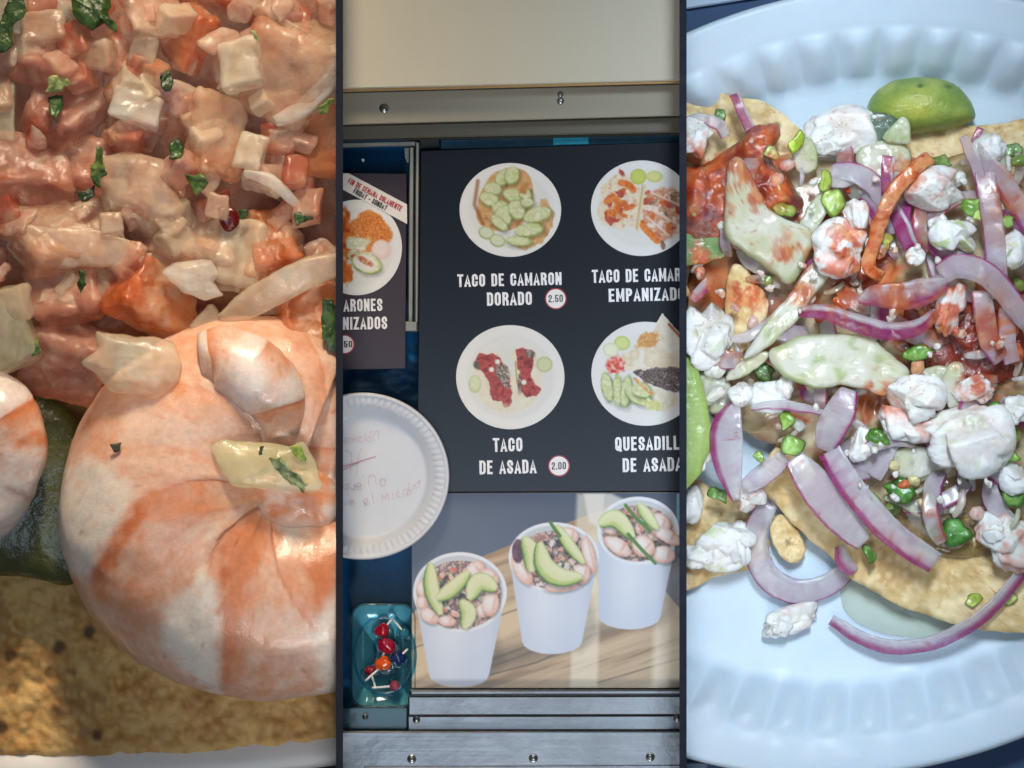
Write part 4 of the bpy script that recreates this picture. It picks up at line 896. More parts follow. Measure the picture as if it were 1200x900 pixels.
# ---- cup photograph under the board
cp = thing("cup_poster", 640, 692, 0, "glossy poster photo of three white foam cups of seafood on wood", "poster")
slab("sheet", [(487.5, 577.6), (802, 576.6), (802, 806.5), (482, 807)], -2, 5, "poster_print", (120, 112, 104), bev=.5, parent=cp)
p = Print(482.6, 578, 802, 806, .8, (86, 92, 112))
p.put(p.ell(500, 640, 120, 70, 0, 60), (98, 106, 126)); p.put(sm(600, 575, p.Y), (74, 82, 106))
wood = p.poly([(478, 724), (552, 658), (620, 630), (700, 600), (720, 590), (802, 660), (802, 810), (478, 810)], 2)
p.put(wood, (196, 168, 136)); al = p.Y + .36 * p.X; ac = p.X - .36 * p.Y   # the boards run up to the right
def grain(sc, st, sd): return fbm(np.column_stack([ac.ravel() * st, al.ravel(), np.zeros(al.size)]), sc, sd, 3).reshape(al.shape)
p.put(wood * sm(.4, .7, grain(14, .08, 901)), (170, 132, 98)); p.put(wood * .8 * sm(.5, .75, grain(9, .06, 902)), (216, 190, 156)); p.shade(wood * sm(.6, .68, grain(4, .04, 903)), .84); p.put(wood * .7 * sm(.5, .6, grain(40, .1, 904)), (204, 178, 146))
p.put(wood * .85 * p.poly([(478, 760), (560, 722), (700, 668), (700, 692), (540, 772), (478, 800)], 6), (226, 200, 160))
for q in ([(478, 762), (600, 716), (640, 704)], [(540, 800), (630, 776), (700, 742)], [(700, 800), (802, 770)]): p.shade(wood * p.line(q, 1.6, 2), .62)
p.shade(wood * p.ell(600, 770, 60, 12, -14, 16), .72); p.shade(wood * p.ell(700, 742, 40, 10, -16, 14), .76)
beam = p.poly([(676, 578), (708, 578), (700, 806), (668, 806)], 5) + p.poly([(768, 690), (800, 660), (800, 800), (764, 806)], 8)
p.put(np.clip(beam, 0, 1) * .62, (250, 240, 220))
p.put(p.poly([(684, 578), (716, 578), (770, 604), (740, 640), (690, 612)], 4) * .75, (240, 234, 226))
p.put(p.poly([(793, 578), (802, 578), (802, 660), (793, 640)], 1.2), (120, 176, 198)); p.put(p.poly([(778, 640), (802, 600), (802, 720), (776, 688)], 2) * .6, (92, 104, 134))
def cup(cx, cy, rx, ry, bx, by, brx, seed):
    body = p.poly([(cx - rx, cy), (cx + rx, cy), (bx + brx, by - brx * .35)] + _arc(bx, by - brx * .35, brx, brx * .42, 0, 180, 9) + [(bx - brx, by - brx * .35)], 1.5)
    p.shade(p.poly([(cx + rx * .6, cy + 10), (bx + brx + 20, by - 26), (bx + brx, by), (bx, by + 4)], 10), .84)
    p.put(body, (214, 220, 236)); e = np.clip((p.X - (cx - rx)) / (2 * rx), 0, 1)
    p.put(body * (.55 * sm(.75, 1.0, e)), (184, 192, 214)); p.put(body * (.6 * (1 - sm(0, .25, e))), (196, 204, 226)); p.put(body * .8 * np.exp(-((e - .38) / .18) ** 2), (230, 234, 244))
    p.put(body * .35 * sm(by - 60, by, p.Y), (190, 202, 228))
    p.put(p.ell(cx, cy, rx + 1, ry + 1), (236, 238, 244)); p.put(p.ell(cx, cy, rx - 3, ry - 3), (206, 208, 216)); a = p.ell(cx, cy + 3, rx - 5, ry - 6, 0, 1.5)
    p.tex(a, [(168, 124, 114), (222, 190, 178), (120, 92, 94), (236, 222, 214)], 7, 3)
    rn = random.Random(seed)
    for i in range(70):
        an, rd = rn.uniform(0, 6.28), math.sqrt(rn.random()) * .82; x, y = cx + math.cos(an) * rd * (rx - 8), cy + 3 + math.sin(an) * rd * (ry - 9)
        c = rn.choice([[(240, 214, 204), (226, 178, 160)], [(238, 232, 226), (216, 206, 200)], [(214, 120, 96), (232, 170, 150)], [(240, 206, 190), (214, 140, 116)], [(110, 84, 84), (66, 54, 58)], [(128, 144, 84), (178, 190, 130)]])
        r = rn.uniform(2.5, 6); p.shade(p.ell(x + 1, y + 1.5, r + 1, r * .7 + 1, 0, 2) * a, .75); p.tex(p.ell(x, y, r, r * rn.uniform(.45, .8), rn.uniform(0, 180), 1.2, 1.5) * a, c, 4)
cup(748, 622, 47, 39, 738, 735, 36, 3); cup(649, 653, 52, 40, 647, 764, 35, 4); cup(539, 694, 54, 46, 538, 803, 35, 5)
def shr(cx, cy, rx, ry, rot):
    p.shade(p.ell(cx + 1, cy + 2, rx + 1, ry + 1, rot, 3), .75); p.put(p.ell(cx, cy, rx, ry, rot, 1.4, 1.2), (226, 168, 148)); p.put(p.ell(cx - .6, cy - .8, rx * .88, ry * .86, rot, 4, 1.5), (240, 216, 208)); p.put(.8 * p.ell(cx - rx * .15, cy - ry * .2, rx * .5, ry * .5, rot, 5, 2), (248, 240, 238)); p.put(.5 * p.ell(cx + rx * .4, cy, rx * .12, ry * .8, rot, 2, 1), (226, 150, 124))
for a_ in ((495, 690, 7, 10, 0), (495, 706, 7, 8, 0), (504, 722, 12, 8, 30), (524, 728, 10, 6, 10), (566, 716, 9, 8, 0), (556, 668, 13, 9, -40), (574, 676, 12, 8, 40), (575, 708, 10, 14, 10), (612, 668, 9, 19, -30), (660, 686, 22, 7, -8), (690, 650, 7, 22, -14), (682, 672, 10, 12, 10), (666, 628, 12, 10, 10), (724, 640, 18, 9, 34), (772, 614, 14, 13, 20), (778, 650, 14, 10, 10), (754, 640, 14, 12, 40), (782, 628, 18, 8, 30), (716, 620, 8, 6, 0)): shr(*a_)
p.tex(p.ell(607, 646, 7, 14, 0, 1.5), [(128, 84, 98), (90, 62, 74)], 4)
def crescent(pts, w):
    q = catmull(pts, 16); t = np.gradient(q, axis=0); t /= np.linalg.norm(t, axis=1, keepdims=True); nn = np.column_stack([-t[:, 1], t[:, 0]])
    k = np.sin(np.linspace(0.10, math.pi - 0.10, 16))[:, None] ** .55
    def band(a_, b_): return np.vstack([q + nn * w * a_ * k, (q + nn * w * b_ * k)[::-1]])
    p.shade(p.poly(band(.62, -.55) + [1.2, 2.2], 4), .70)
    p.put(p.poly(band(.56, -.5), 1.3, .6), (96, 134, 66)); p.put(p.poly(band(.44, -.5), 2.2, .6), (190, 206, 122)); p.put(p.poly(band(.22, -.46), 4, .8), (226, 228, 176)); p.put(.6 * p.poly(band(-.1, -.42), 4), (238, 234, 200))
for pts, w in (([(504, 660), (506, 690), (516, 720)], 17), ([(512, 702), (530, 690), (550, 670)], 17), ([(550, 702), (562, 682), (582, 690)], 22), ([(540, 704), (549, 718), (544, 736)], 18), ([(614, 630), (623, 648), (622, 670)], 20), ([(632, 636), (638, 662), (656, 676), (682, 676)], 23), ([(652, 616), (668, 640), (684, 660)], 13), ([(702, 614), (722, 608), (742, 630)], 20), ([(748, 590), (758, 604), (770, 620)], 13)): crescent(pts, w)
for q in ([(645, 612), (650, 620), (656, 628)], [(733, 592), (744, 606), (762, 622)], [(736, 626), (752, 644), (768, 660)]): p.put(p.line(q, 4, 1.5), (86, 132, 54))
p.build("printed_photo", 5.5, cp, None)

# ---- foam plate with the handwritten note, hung over the poster
fp = thing("foam_plate", 425, 558, 8, "white fluted foam plate with faint handwritten notice hung on the window", "plate")
def round_plate(name, cx, cy, rx, ry, prof, nfl, flo, fhi, famp, na, col, bay, parent=None, shx=0.0, subdiv=3, **kw):
    pr = []
    for (r0, z0), (r1, z1) in zip(prof[:-1], prof[1:]):
        for k in range(subdiv): f = k / subdiv; pr.append((r0 + (r1 - r0) * f, z0 + (z1 - z0) * f))
    pr.append(prof[-1]); th = np.linspace(0, 2 * math.pi, na, endpoint=False); V = []
    for i, (r, z) in enumerate(pr):
        up = i < len(pr) * 0.72
        m = sm(flo, flo + .05, np.full(na, r)) * (1 - sm(fhi - .04, fhi, np.full(na, r)))
        w = (0.5 + 0.5 * np.cos(th * nfl)) ** 0.6
        x = cx + rx * max(r, .004) * np.cos(th); y = cy + ry * max(r, .004) * np.sin(th)
        V.append(np.column_stack([x - shx * (y - cy), y, z + famp * m * w]))
    V = np.vstack(V); C = np.tile(lin(col), (len(V), 1))
    return mk(name, V, grid_faces(len(pr), na), C, "foam_plastic", parent, bay, **kw)
round_plate("plate_body", 425, 558, 102, 98, [(0, 10), (.70, 10), (.735, 11), (.80, 18), (.84, 21), (.93, 24), (.965, 27), (.985, 27), (1.0, 23), (.985, 21), (.80, 15), (.70, 7.5), (0, 7.5)], 76, .81, .95, 2.2, 76 * 8, (208, 212, 222), 'M', fp)
HW = [ # handwriting strokes
 [(403, 516), (405, 513), (408, 514), (406, 517), (403, 517), (405, 520), (409, 519)], [(411, 519), (411, 514), (413, 514), (414, 518), (415, 514), (417, 514), (418, 518)], [(424, 512), (421, 512), (420, 515), (422, 518), (425, 517)], [(428, 507), (428, 517)], [(433, 511), (430, 513), (431, 517), (434, 517), (435, 513), (433, 511)], [(433, 508), (436, 505)], [(438, 517), (438, 510), (440, 506), (443, 505), (444, 510), (444, 514)],
 [(404, 528), (411, 531), (412, 540), (410, 556)], [(423, 526), (419, 542), (418, 558)], [(398, 548), (415, 543), (440, 535)], [(400, 552), (424, 540)],
 [(407, 568), (403, 569), (403, 573), (407, 573), (408, 567), (408, 581)], [(411, 567), (411, 573), (415, 573), (416, 567), (416, 574)], [(418, 571), (423, 569), (421, 566), (418, 569), (420, 574), (424, 573)], [(432, 570), (432, 560), (434, 557), (439, 558), (441, 568)], [(448, 561), (445, 564), (446, 569), (450, 569), (452, 564), (449, 561)],
 [(403, 587), (405, 592), (408, 586)], [(410, 590), (414, 588), (412, 586), (410, 589), (412, 592), (416, 590)], [(427, 590), (431, 587), (429, 584), (426, 588), (429, 592), (433, 590)], [(436, 578), (438, 590)], [(448, 589), (447, 580), (451, 584), (454, 578), (456, 586)], [(460, 578), (461, 585)], [(468, 576), (465, 577), (465, 582), (469, 582)], [(473, 582), (473, 575), (476, 573)], [(478, 575), (477, 579), (481, 579), (481, 574), (478, 575)], [(476, 582), (480, 566)], [(484, 576), (484, 570), (487, 569), (488, 574)], [(491, 565), (492, 571)], [(488, 567), (493, 563)],
]
for k, q in enumerate(HW):
    v, f = stroke(catmull(q, 6 * len(q)), .75); Q = np.column_stack([v, np.full(len(v), 10.8 + .08 * (k % 4))])
    mk("pencil_stroke", Q, [a[::-1] for a in f], lin((206, 180, 190) if k not in (9, 10) else (196, 120, 130)), "ink", fp, 'M', smooth=False)

# ---- clear tub of lollipops
def rrect(cx, cy, w, h, r, n=6, sk=0.0):
    out = []
    for (sx, sy, a0) in ((1, 1, 0), (-1, 1, 90), (-1, -1, 180), (1, -1, 270)):
        for a in np.linspace(a0, a0 + 90, n): out.append((cx + sx * (w / 2 - r) + r * math.cos(math.radians(a)), cy + sy * (h / 2 - r) + r * math.sin(math.radians(a))))
    return np.array(out)
tub = thing("candy_tub", 448, 768, -20, "teal tinted clear plastic tub holding lollipops behind the poster corner", "tub")
o = rrect(449, 768, 76, 122, 16); n = len(o); prof = [(1.0, 6), (1.0, -14), (.98, -19.5), (.2, -19.5), (.2, -18.5), (.93, -18), (.96, -13), (.965, 6), (.98, 8), (1.0, 6)]
V = np.vstack([np.column_stack([(o - [449, 768]) * r + [449, 768], np.full(n, z)]) for r, z in prof])
mk("tub_wall", V, grid_faces(len(prof), n), None, "teal_plastic", tub, 'M')
def ring(name, cx, cy, rx, ry, z, r, mat, parent, col=None):
    na = 72; nb = 10; V = []
    for a in np.linspace(0, 2 * math.pi, na, endpoint=False):
        for b_ in np.linspace(0, 2 * math.pi, nb, endpoint=False): V.append((cx + (rx + r * math.cos(b_)) * math.cos(a), cy + (ry + r * math.cos(b_)) * math.sin(a), z + r * math.sin(b_)))
    F = grid_faces(na, nb).tolist(); F += [[(na - 1) * nb + j, j, (j + 1) % nb, (na - 1) * nb + (j + 1) % nb] for j in range(nb)]
    mk(name, V, F, None if col is None else lin(col), mat, parent, 'M')
ring("rim_ring", 451, 768, 36, 47, 8, 1.6, "window_glass", tub); ring("rim_ring", 451, 768, 33, 44, 9, .9, "teal_plastic", tub)
slab("tub_back", rrect(449, 768, 72, 118, 15), -20.6, -19.6, "painted_panel", (132, 192, 206), bev=.2, parent=tub)
def lolly(cx, cy, r, col, ex, ey, lab, z=-8):
    t = thing("lollipop", cx, cy, z - r, lab, "lollipop", "lollipops in the clear tub")
    V, F, _ = curd_mesh(cx, cy, z, r, r * .95, r * .9, seed=int(cx), lump=.05, na=28, nr=18); mk("candy", V, F, lin(col), "candy", t, 'M')
    V, F, _ = strip_mesh([(cx, cy, z), ((cx + ex) / 2, (cy + ey) / 2, z + 2), (ex, ey, z + 3)], 2.6, 2.6, n=10, nv=8, amp=.1, sq=2); mk("stick", V, F, lin((226, 228, 222)), "ink", t, 'M')
    V, F, _ = blob_mesh([(cx + r * 1.5 * math.cos(a) * (1 + .2 * math.sin(3 * a)), cy + r * 1.4 * math.sin(a)) for a in np.linspace(0, 6.28, 12, endpoint=False)], z - r * .7, 1.2, amp=2.5, sc=4, seed=int(cy)); mk("wrapper", V, F, None, "teal_plastic", t, 'M')
lolly(448, 739, 8.5, (176, 20, 44), 462, 722, "red lollipop uppermost in the clear teal tub"); lolly(453, 757, 9.8, (158, 16, 50), 446, 776, "large crimson lollipop in middle of the clear tub", -7)
lolly(450, 778, 9.6, (222, 92, 34), 428, 798, "orange lollipop lying in the clear teal tub", -4); lolly(466, 772, 8.4, (24, 46, 96), 478, 760, "navy blue lollipop beside the orange one"); lolly(434, 786, 6.4, (150, 34, 48), 440, 806, "small dull red lollipop partly under the orange one", -11); lolly(462, 804, 6.4, (150, 60, 84), 436, 806, "pinkish lollipop with flat white stick at tub bottom", -10)
lolly(474, 742, 6.5, (50, 120, 140), 458, 722, "teal wrapped lollipop with long slanting stick", -11)

# ---- steel ledge and kick plate
ld = thing("steel_ledge", 640, 825, -10, "bright stainless steel ledge with screws under the cup poster", "ledge")
slab("upper_lip", [(480, 808.2), (802, 807.6), (802, 815), (480, 815.6)], 3, 22, "brushed_steel", bev=2.5, parent=ld)
slab("ledge_face", [(478.5, 816), (802, 815.4), (802, 838), (478.5, 838.6)], 1, 15, "brushed_steel", bev=1.5, parent=ld)
slab("lower_strip", [(478, 839.2), (802, 838.6), (802, 855.4), (478, 855.8)], -4, 8, "brushed_steel", bev=1.2, parent=ld)
screw(488, 843.5, 8, 4.6, ld); screw(793.5, 841.4, 8, 4.6, ld)
lt = slab("lower_glass", [(396, 829), (477.4, 829), (477.4, 855.6), (396, 855.6)], -20.5, -6, "teal_plastic", bev=1.5, label="dim teal reflecting glass strip beside the steel ledge", cat="tray")  # dark reflecting glass; its teal tone is painted on the backing
slab("lower_glass_back", [(397, 830), (477, 830), (477, 855), (397, 855)], -26, -20.8, "painted_panel", (30, 74, 92), bev=.3, parent=lt)
screw(428, 840, -6, 3.6, lt)
kp = thing("kick_plate", 600, 880, -10, "scuffed stainless steel front plate with three screws at the window foot", "metal plate")
slab("plate_face", [(396, 856.6), (802, 856.2), (802, 1060), (396, 1060)], 0, 24, "brushed_steel", bev=2.2, parent=kp)
slab("plate_hem", [(427, 898.5), (802, 896.5), (802, 1058), (427, 1058)], 24.1, 27, "brushed_steel", bev=1.0, parent=kp)
for x, y in ((482.5, 889.5), (625, 888.5), (762, 887)): screw(x, y, 24, 5.4, kp)

# ================================================================== right bay: foam plate of tostadas with red onion, cucumber and cheese
STAIN = [(880, 210, 44), (930, 300, 26), (1000, 285, 34), (1030, 318, 34), (985, 345, 28), (1112, 372, 34), (1160, 395, 40), (875, 345, 24), (828, 325, 34), (1178, 225, 26), (1030, 462, 24), (1052, 345, 26), (820, 205, 40), (1060, 205, 24), (1150, 440, 30), (940, 345, 18)]
def stained(V, C, seed):
    """chile sauce and powder that has run over the food"""
    V = np.asarray(V, float); C = np.asarray(C, float)
    if C.ndim == 1: C = np.tile(C, (len(V), 1))
    k = np.zeros(len(V))
    for x, y, r in STAIN: k = np.maximum(k, np.exp(-(((V[:, 0] - x) ** 2 + (V[:, 1] - y) ** 2) / (r * r))))
    n = fbm(V, 13, seed, 4); a = np.clip(k * 1.5, 0, 1) * sm(.42, .58, n + .22 * (k - .5))
    C = mix(C, mix(lin((206, 84, 36)), lin((234, 150, 88)), sm(.4, .65, fbm(V, 7, seed + 5))), .88 * a)
    d = worley(V, 4.5, seed + 9); return mix(C, lin((190, 84, 36)), .7 * (1 - sm(.12, .3, d)) * sm(.5, .62, fbm(V, 30, seed + 12, 2)))
def R(name, m, C, mat, label, cat, group=None):
    if mat in ("onion_flesh", "wet_vegetable", "cucumber_flesh", "cheese_curd", "broth", "crisp_tortilla") and name != "lime": C = stained(m[0], C, 1500 + len(HOME) % 97)
    return mk(name, m[0], m[1], C, mat, None, 'R', label, cat, group)

slab("tabletop_edge", [(796, -160), (1000, -160), (1000, -20), (860, 2), (796, 12)], -11, -4, "painted_panel", (190, 208, 230), bev=2, bay='R', label="pale folded paper corner on the blue table behind the plate", cat="paper")
slab("tablecloth_fold", [(796, 893), (830, 893), (826, 915), (796, 915)], -11, -7, "painted_panel", (120, 140, 170), bev=2, bay='R', label="grey crease patch on the blue table under the plate", cat="patch")
round_plate("foam_plate", 1012, 447, 528, 464, [(0, 0), (.55, 0), (.735, 1), (.775, 7), (.83, 30), (.89, 52), (.915, 56), (.965, 60), (.99, 61), (1.0, 56), (.985, 53), (.90, 46), (.75, -4), (0, -5)], 60, .755, .90, 13, 60 * 14, (216, 233, 250), 'R',
            None, shx=0.103, label="large white fluted foam plate heaped with tostadas", cat="plate")

TG = "corn tostadas on the foam plate"
def tost(poly, z, h, lab, seed, tilt=(0, 0), cup=0, ssc=30, **k):
    m = blob_mesh(poly, z, h, q=14, amp=5, sc=26, seed=seed, nr=50, na=220, tilt=tilt, cup=cup, dense=True)
    m[0][:, 2] += blister(m[0], seed, .55)
    R("tostada", m, tortilla_colors(m[0], seed, tan=(222, 188, 128), pale=(246, 224, 176), brown=(190, 140, 84), ssc=ssc, spots=.8), "crisp_tortilla", lab, "tostada", TG)
tost([(780, 120), (830, 108), (880, 116), (925, 140), (950, 180), (930, 300), (840, 330), (780, 330)], 26, 5, "spotted tostada rim under red sauce beside purple onion bar", 31)
tost([(1060, 170), (1090, 152), (1150, 146), (1230, 138), (1330, 180), (1330, 330), (1160, 330), (1080, 240)], 26, 5, "pale tostada behind the lime with its rim showing", 32)
tost([(780, 560), (850, 580), (900, 630), (880, 664), (840, 676), (780, 684)], 14, 5, "tostada edge under white crumbs beside the onion ring", 34)
tost([(893, 558), (915, 600), (958, 642), (1000, 678), (1042, 704), (1090, 724), (1130, 734), (1200, 744), (1300, 740), (1360, 600), (1330, 440), (1200, 400), (1040, 420), (940, 480)], 30, 6, "large front tostada with thick golden edge soaked in broth", 33, ssc=44)
tost([(856, 318), (872, 312), (884, 330), (902, 352), (896, 380), (872, 412), (852, 424), (848, 380)], 74, 5, "upright golden tostada shard beside the pale cucumber strip", 35, tilt=(.25, 0))
tost([(905, 610), (925, 606), (945, 640), (935, 660), (912, 650)], 20, 4, "small broken tostada crumb seen through the onion ring", 36)

m = blob_mesh([(880, 200), (1010, 180), (1180, 200), (1260, 320), (1230, 470), (1180, 590), (1090, 612), (1000, 580), (910, 520), (820, 470), (812, 300)], 30, 26, q=4, amp=10, sc=24, seed=41, nr=26, na=120)
o = R("relish_base", m, mix(mix(lin((176, 92, 56)), lin((214, 194, 158)), sm(.36, .56, fbm(m[0], 26, 4))), lin((110, 112, 62)), .7 * sm(.54, .68, fbm(m[0], 18, 9))), "broth", "wet chopped relish and juice filling gaps on the tostadas", "relish"); o["kind"] = "stuff"
m = blob_mesh([(1040, 580), (1070, 556), (1150, 556), (1196, 590), (1180, 636), (1130, 652), (1080, 640), (1046, 614)], 46, 7, q=3, amp=2.5, sc=22, seed=42, nr=16, na=70)
R("broth_pool", m, mix(lin((236, 214, 160)), lin((246, 232, 190)), fbm(m[0], 18, 3)), "clear_broth", "glossy amber broth pool on the large front tostada", "broth")
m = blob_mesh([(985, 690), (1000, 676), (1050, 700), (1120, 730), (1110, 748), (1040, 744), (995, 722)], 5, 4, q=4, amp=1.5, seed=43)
R("broth_pool", m, mix(lin((196, 206, 150)), lin((214, 218, 176)), fbm(m[0], 18, 3)), "thin_juice", "pale green broth puddle under the tostada's golden edge", "broth")  # tinted film also paints the greenish shading of the plate
m = blob_mesh([(1060, 360), (1120, 350), (1190, 380), (1200, 430), (1150, 450), (1080, 430)], 60, 8, q=4, amp=5, seed=44, nr=16, na=70)
R("chile_pool", m, mix(lin((118, 34, 22)), lin((176, 66, 38)), fbm(m[0], 14, 3)), "chile_sauce", "dark red chile liquid pooled between onion strips", "sauce")

# chile-red chunk
m = blob_mesh([(790, 206), (812, 196), (850, 176), (882, 148), (902, 146), (912, 160), (898, 186), (920, 206), (940, 236), (930, 250), (890, 262), (850, 282), (790, 268)], 66, 22, q=4, amp=8, sc=18, seed=45, nr=20, na=90)
n = fbm(m[0], 16, 6, 4); c = mix(lin((158, 46, 22)), lin((222, 104, 50)), sm(.3, .62, n)); c = mix(c, lin((222, 150, 84)), .7 * sm(.6, .75, fbm(m[0], 11, 12))); c = mix(c, lin((104, 74, 96)), .6 * sm(.58, .7, fbm(m[0], 26, 15)))
R("chile_chunk", m, c, "chile_sauce", "chunk coated in thick glossy red chile sauce", "seafood")
m = blob_mesh([(790, 250), (830, 262), (852, 284), (858, 298), (836, 306), (790, 308)], 74, 4, q=5, amp=3, sc=14, seed=46)
R("avocado_slice", m, mix(mix(lin((86, 122, 58)), lin((150, 176, 106)), fbm(m[0], 14, 2)), lin((190, 80, 40)), .8 * sm(.62, .7, fbm(m[0], 12, 5))), "wet_vegetable", "green avocado slice streaked with chile below the red chunk", "avocado", "avocado slices on the tostadas")
m = blob_mesh([(790, 420), (812, 424), (824, 450), (834, 500), (836, 520), (826, 540), (818, 560), (790, 566)], 86, 7, q=5, amp=2, sc=20, seed=47)
R("avocado_slice", m, mix(lin((150, 182, 96)), lin((184, 206, 124)), fbm(m[0], 30, 2)), "wet_vegetable", "smooth bright green avocado slice against the dark divider", "avocado", "avocado slices on the tostadas")

# lime
m = blob_mesh([(1016, 128), (1024, 110), (1046, 95), (1078, 90), (1110, 95), (1132, 110), (1143, 130), (1140, 142), (1110, 152), (1060, 158), (1022, 150)], 30, 42, 20, q=2.2, amp=1.5, sc=30, seed=50, nr=22, na=90)
n = fbm(m[0], 26, 3, 3); c = mix(lin((134, 160, 74)), lin((174, 186, 96)), sm(.4, .68, n)); c = mix(c, lin((196, 192, 56)), .7 * np.exp(-(((m[0][:, 0] - 1070) / 26) ** 2 + ((m[0][:, 1] - 126) / 14) ** 2)))
c = mix(c, lin((58, 84, 40)), .8 * (1 - sm(.08, .2, worley(m[0], 28, 8))))
R("lime", m, c, "lime_peel", "yellow green lime wedge resting against the plate wall", "lime")
m = blob_mesh([(1016, 134), (1032, 131), (1048, 136), (1056, 144), (1044, 160), (1028, 168), (1020, 152)], 66, 4, q=5, amp=1.5, seed=51)
R("cucumber_skin", m, lin((92, 116, 96)), "wet_vegetable", "grey green peel scrap lying before the lime", "peel")

# cucumber
def cuc_colors(V, seed, green=0.5, spice=0.3):
    n = fbm(V, 24, seed, 3)
    c = mix(lin((228, 228, 194)), lin((246, 244, 228)), sm(.3, .65, n)); c = mix(c, lin((240, 230, 182)), .6 * sm(.55, .75, fbm(V, 34, seed + 4)))
    c = mix(c, lin((156, 192, 84)), green * sm(.58, .68, fbm(V, 20, seed + 9)))
    sp = worley(V, 6, seed + 3); return mix(c, lin((196, 116, 48)), spice * (1 - sm(.1, .3, sp)) * sm(.45, .65, fbm(V, 30, seed + 13)))
CGp = "cucumber pieces on the tostadas"
CUC = [
 ([(862, 184), (874, 192), (888, 218), (902, 244), (918, 256), (944, 264), (954, 276), (950, 296), (936, 322), (922, 332), (904, 318), (872, 296), (850, 276), (849, 248), (850, 214), (854, 192)], 104, 14, .2, .6, "big bent cucumber chunk with chile on its tip"),
 ([(948, 312), (964, 304), (972, 320), (960, 340), (938, 372), (916, 392), (892, 412), (872, 420), (878, 404), (898, 378), (924, 346)], 92, 11, .3, .2, "slanting cucumber strip below the bent cucumber chunk"),
 ([(850, 440), (866, 424), (892, 412), (902, 416), (890, 430), (868, 444), (852, 446)], 84, 8, .5, .1, "short cucumber tip beside the white crumbs"),
 ([(901, 414), (916, 404), (940, 393), (980, 392), (1012, 395), (1030, 402), (1050, 420), (1067, 437), (1056, 452), (1036, 464), (1012, 456), (984, 452), (956, 456), (930, 446), (912, 434)], 100, 13, .75, .1, "widest flat cucumber piece with green patches in mid heap"),
 ([(806, 440), (840, 436), (856, 452), (858, 480), (840, 486), (812, 470)], 66, 10, .3, .0, "translucent cucumber piece under the white crumbs"),
 ([(936, 262), (956, 230), (968, 224), (972, 240), (962, 262), (950, 282)], 82, 8, .5, .0, "small pale cucumber sliver beside green pepper core"),
 ([(928, 168), (944, 160), (956, 170), (958, 196), (946, 204), (932, 196)], 72, 9, .4, .0, "icy pale cucumber cube near the red chunk"),
 ([(1004, 178), (1034, 164), (1064, 172), (1066, 200), (1040, 210), (1012, 204)], 66, 12, .2, .1, "cloudy cucumber chunk before the lime"),
 ([(1034, 160), (1044, 146), (1058, 136), (1066, 146), (1066, 166), (1050, 170)], 78, 6, .6, .0, "pointed pale cucumber tip touching the lime"),
 ([(1140, 168), (1160, 156), (1176, 172), (1180, 204), (1160, 208), (1144, 190)], 88, 9, .2, .5, "upright cucumber end with chile freckles beside pink strips"),
 ([(1110, 430), (1126, 424), (1132, 440), (1128, 470), (1112, 478), (1104, 456)], 88, 8, .2, .3, "stubby white cucumber stick near the chile liquid"),
 ([(1070, 440), (1096, 428), (1126, 436), (1130, 454), (1106, 462), (1078, 456)], 80, 8, .2, .2, "flat cucumber piece between cheese lumps"),
 ([(1044, 530), (1086, 524), (1106, 548), (1080, 560), (1046, 556)], 70, 6, .5, .0, "wet translucent cucumber slice under big white crumble"),
]
for i, (poly, z, h, g, sp, lab) in enumerate(CUC):
    m = blob_mesh(poly, z, h * .75, q=9, amp=2.8, sc=16, seed=300 + i, nr=16, na=96, tilt=((i % 3 - 1) * .12, (i % 2 - .5) * .2))
    cc = cuc_colors(m[0], 300 + i, g * .7, sp); cc = mix(cc, lin((150, 180, 92)), .6 * sm(.86, .98, m[2]) * sm(.48, .6, fbm(m[0], 40, i + 50, 2)))
    R("cucumber_piece", m, cc, "cucumber_flesh", lab, "cucumber", CGp)

# red onion: bands with a purple skin edge
def red_onion(V, A, seed, edge=1, ew=.3, pale=(224, 222, 226), tint=(212, 196, 212), purple=(168, 40, 126), spice=0.0):
    f, cx, cy = A.T; n = fbm(V, 10, seed, 3); st = fbm(V * np.array([1, 1, .4]), 4, seed + 3, 2)
    s = -edge * cx      # which cut side keeps the skin
    c = mix(lin(pale), lin(tint), sm(.35, .7, n)); c = c * (1 - .10 * (st[:, None] - .5))
    c = mix(c, lin(tint), .7 * sm(-.3, .9, s)); c = mix(c, lin((232, 214, 228)), .5 * np.exp(-((s - (.78 - ew)) / .12) ** 2))
    k = sm(.9 - ew * 1.6, 1.02 - ew * 1.6, s + .12 * (n - .5)); c = mix(c, mix(lin(purple), lin((176, 84, 150)), sm(.4, .7, n)), k)
    c = c * (1 - .13 * (.5 + .5 * np.sin(cx * 9 + 3 * n)) * (1 - k))[:, None]
    if spice: c = mix(c, lin((206, 104, 60)), spice * sm(.45, .6, fbm(V, 14, seed + 8)))
    return c
OG = "red onion slices on the tostadas"
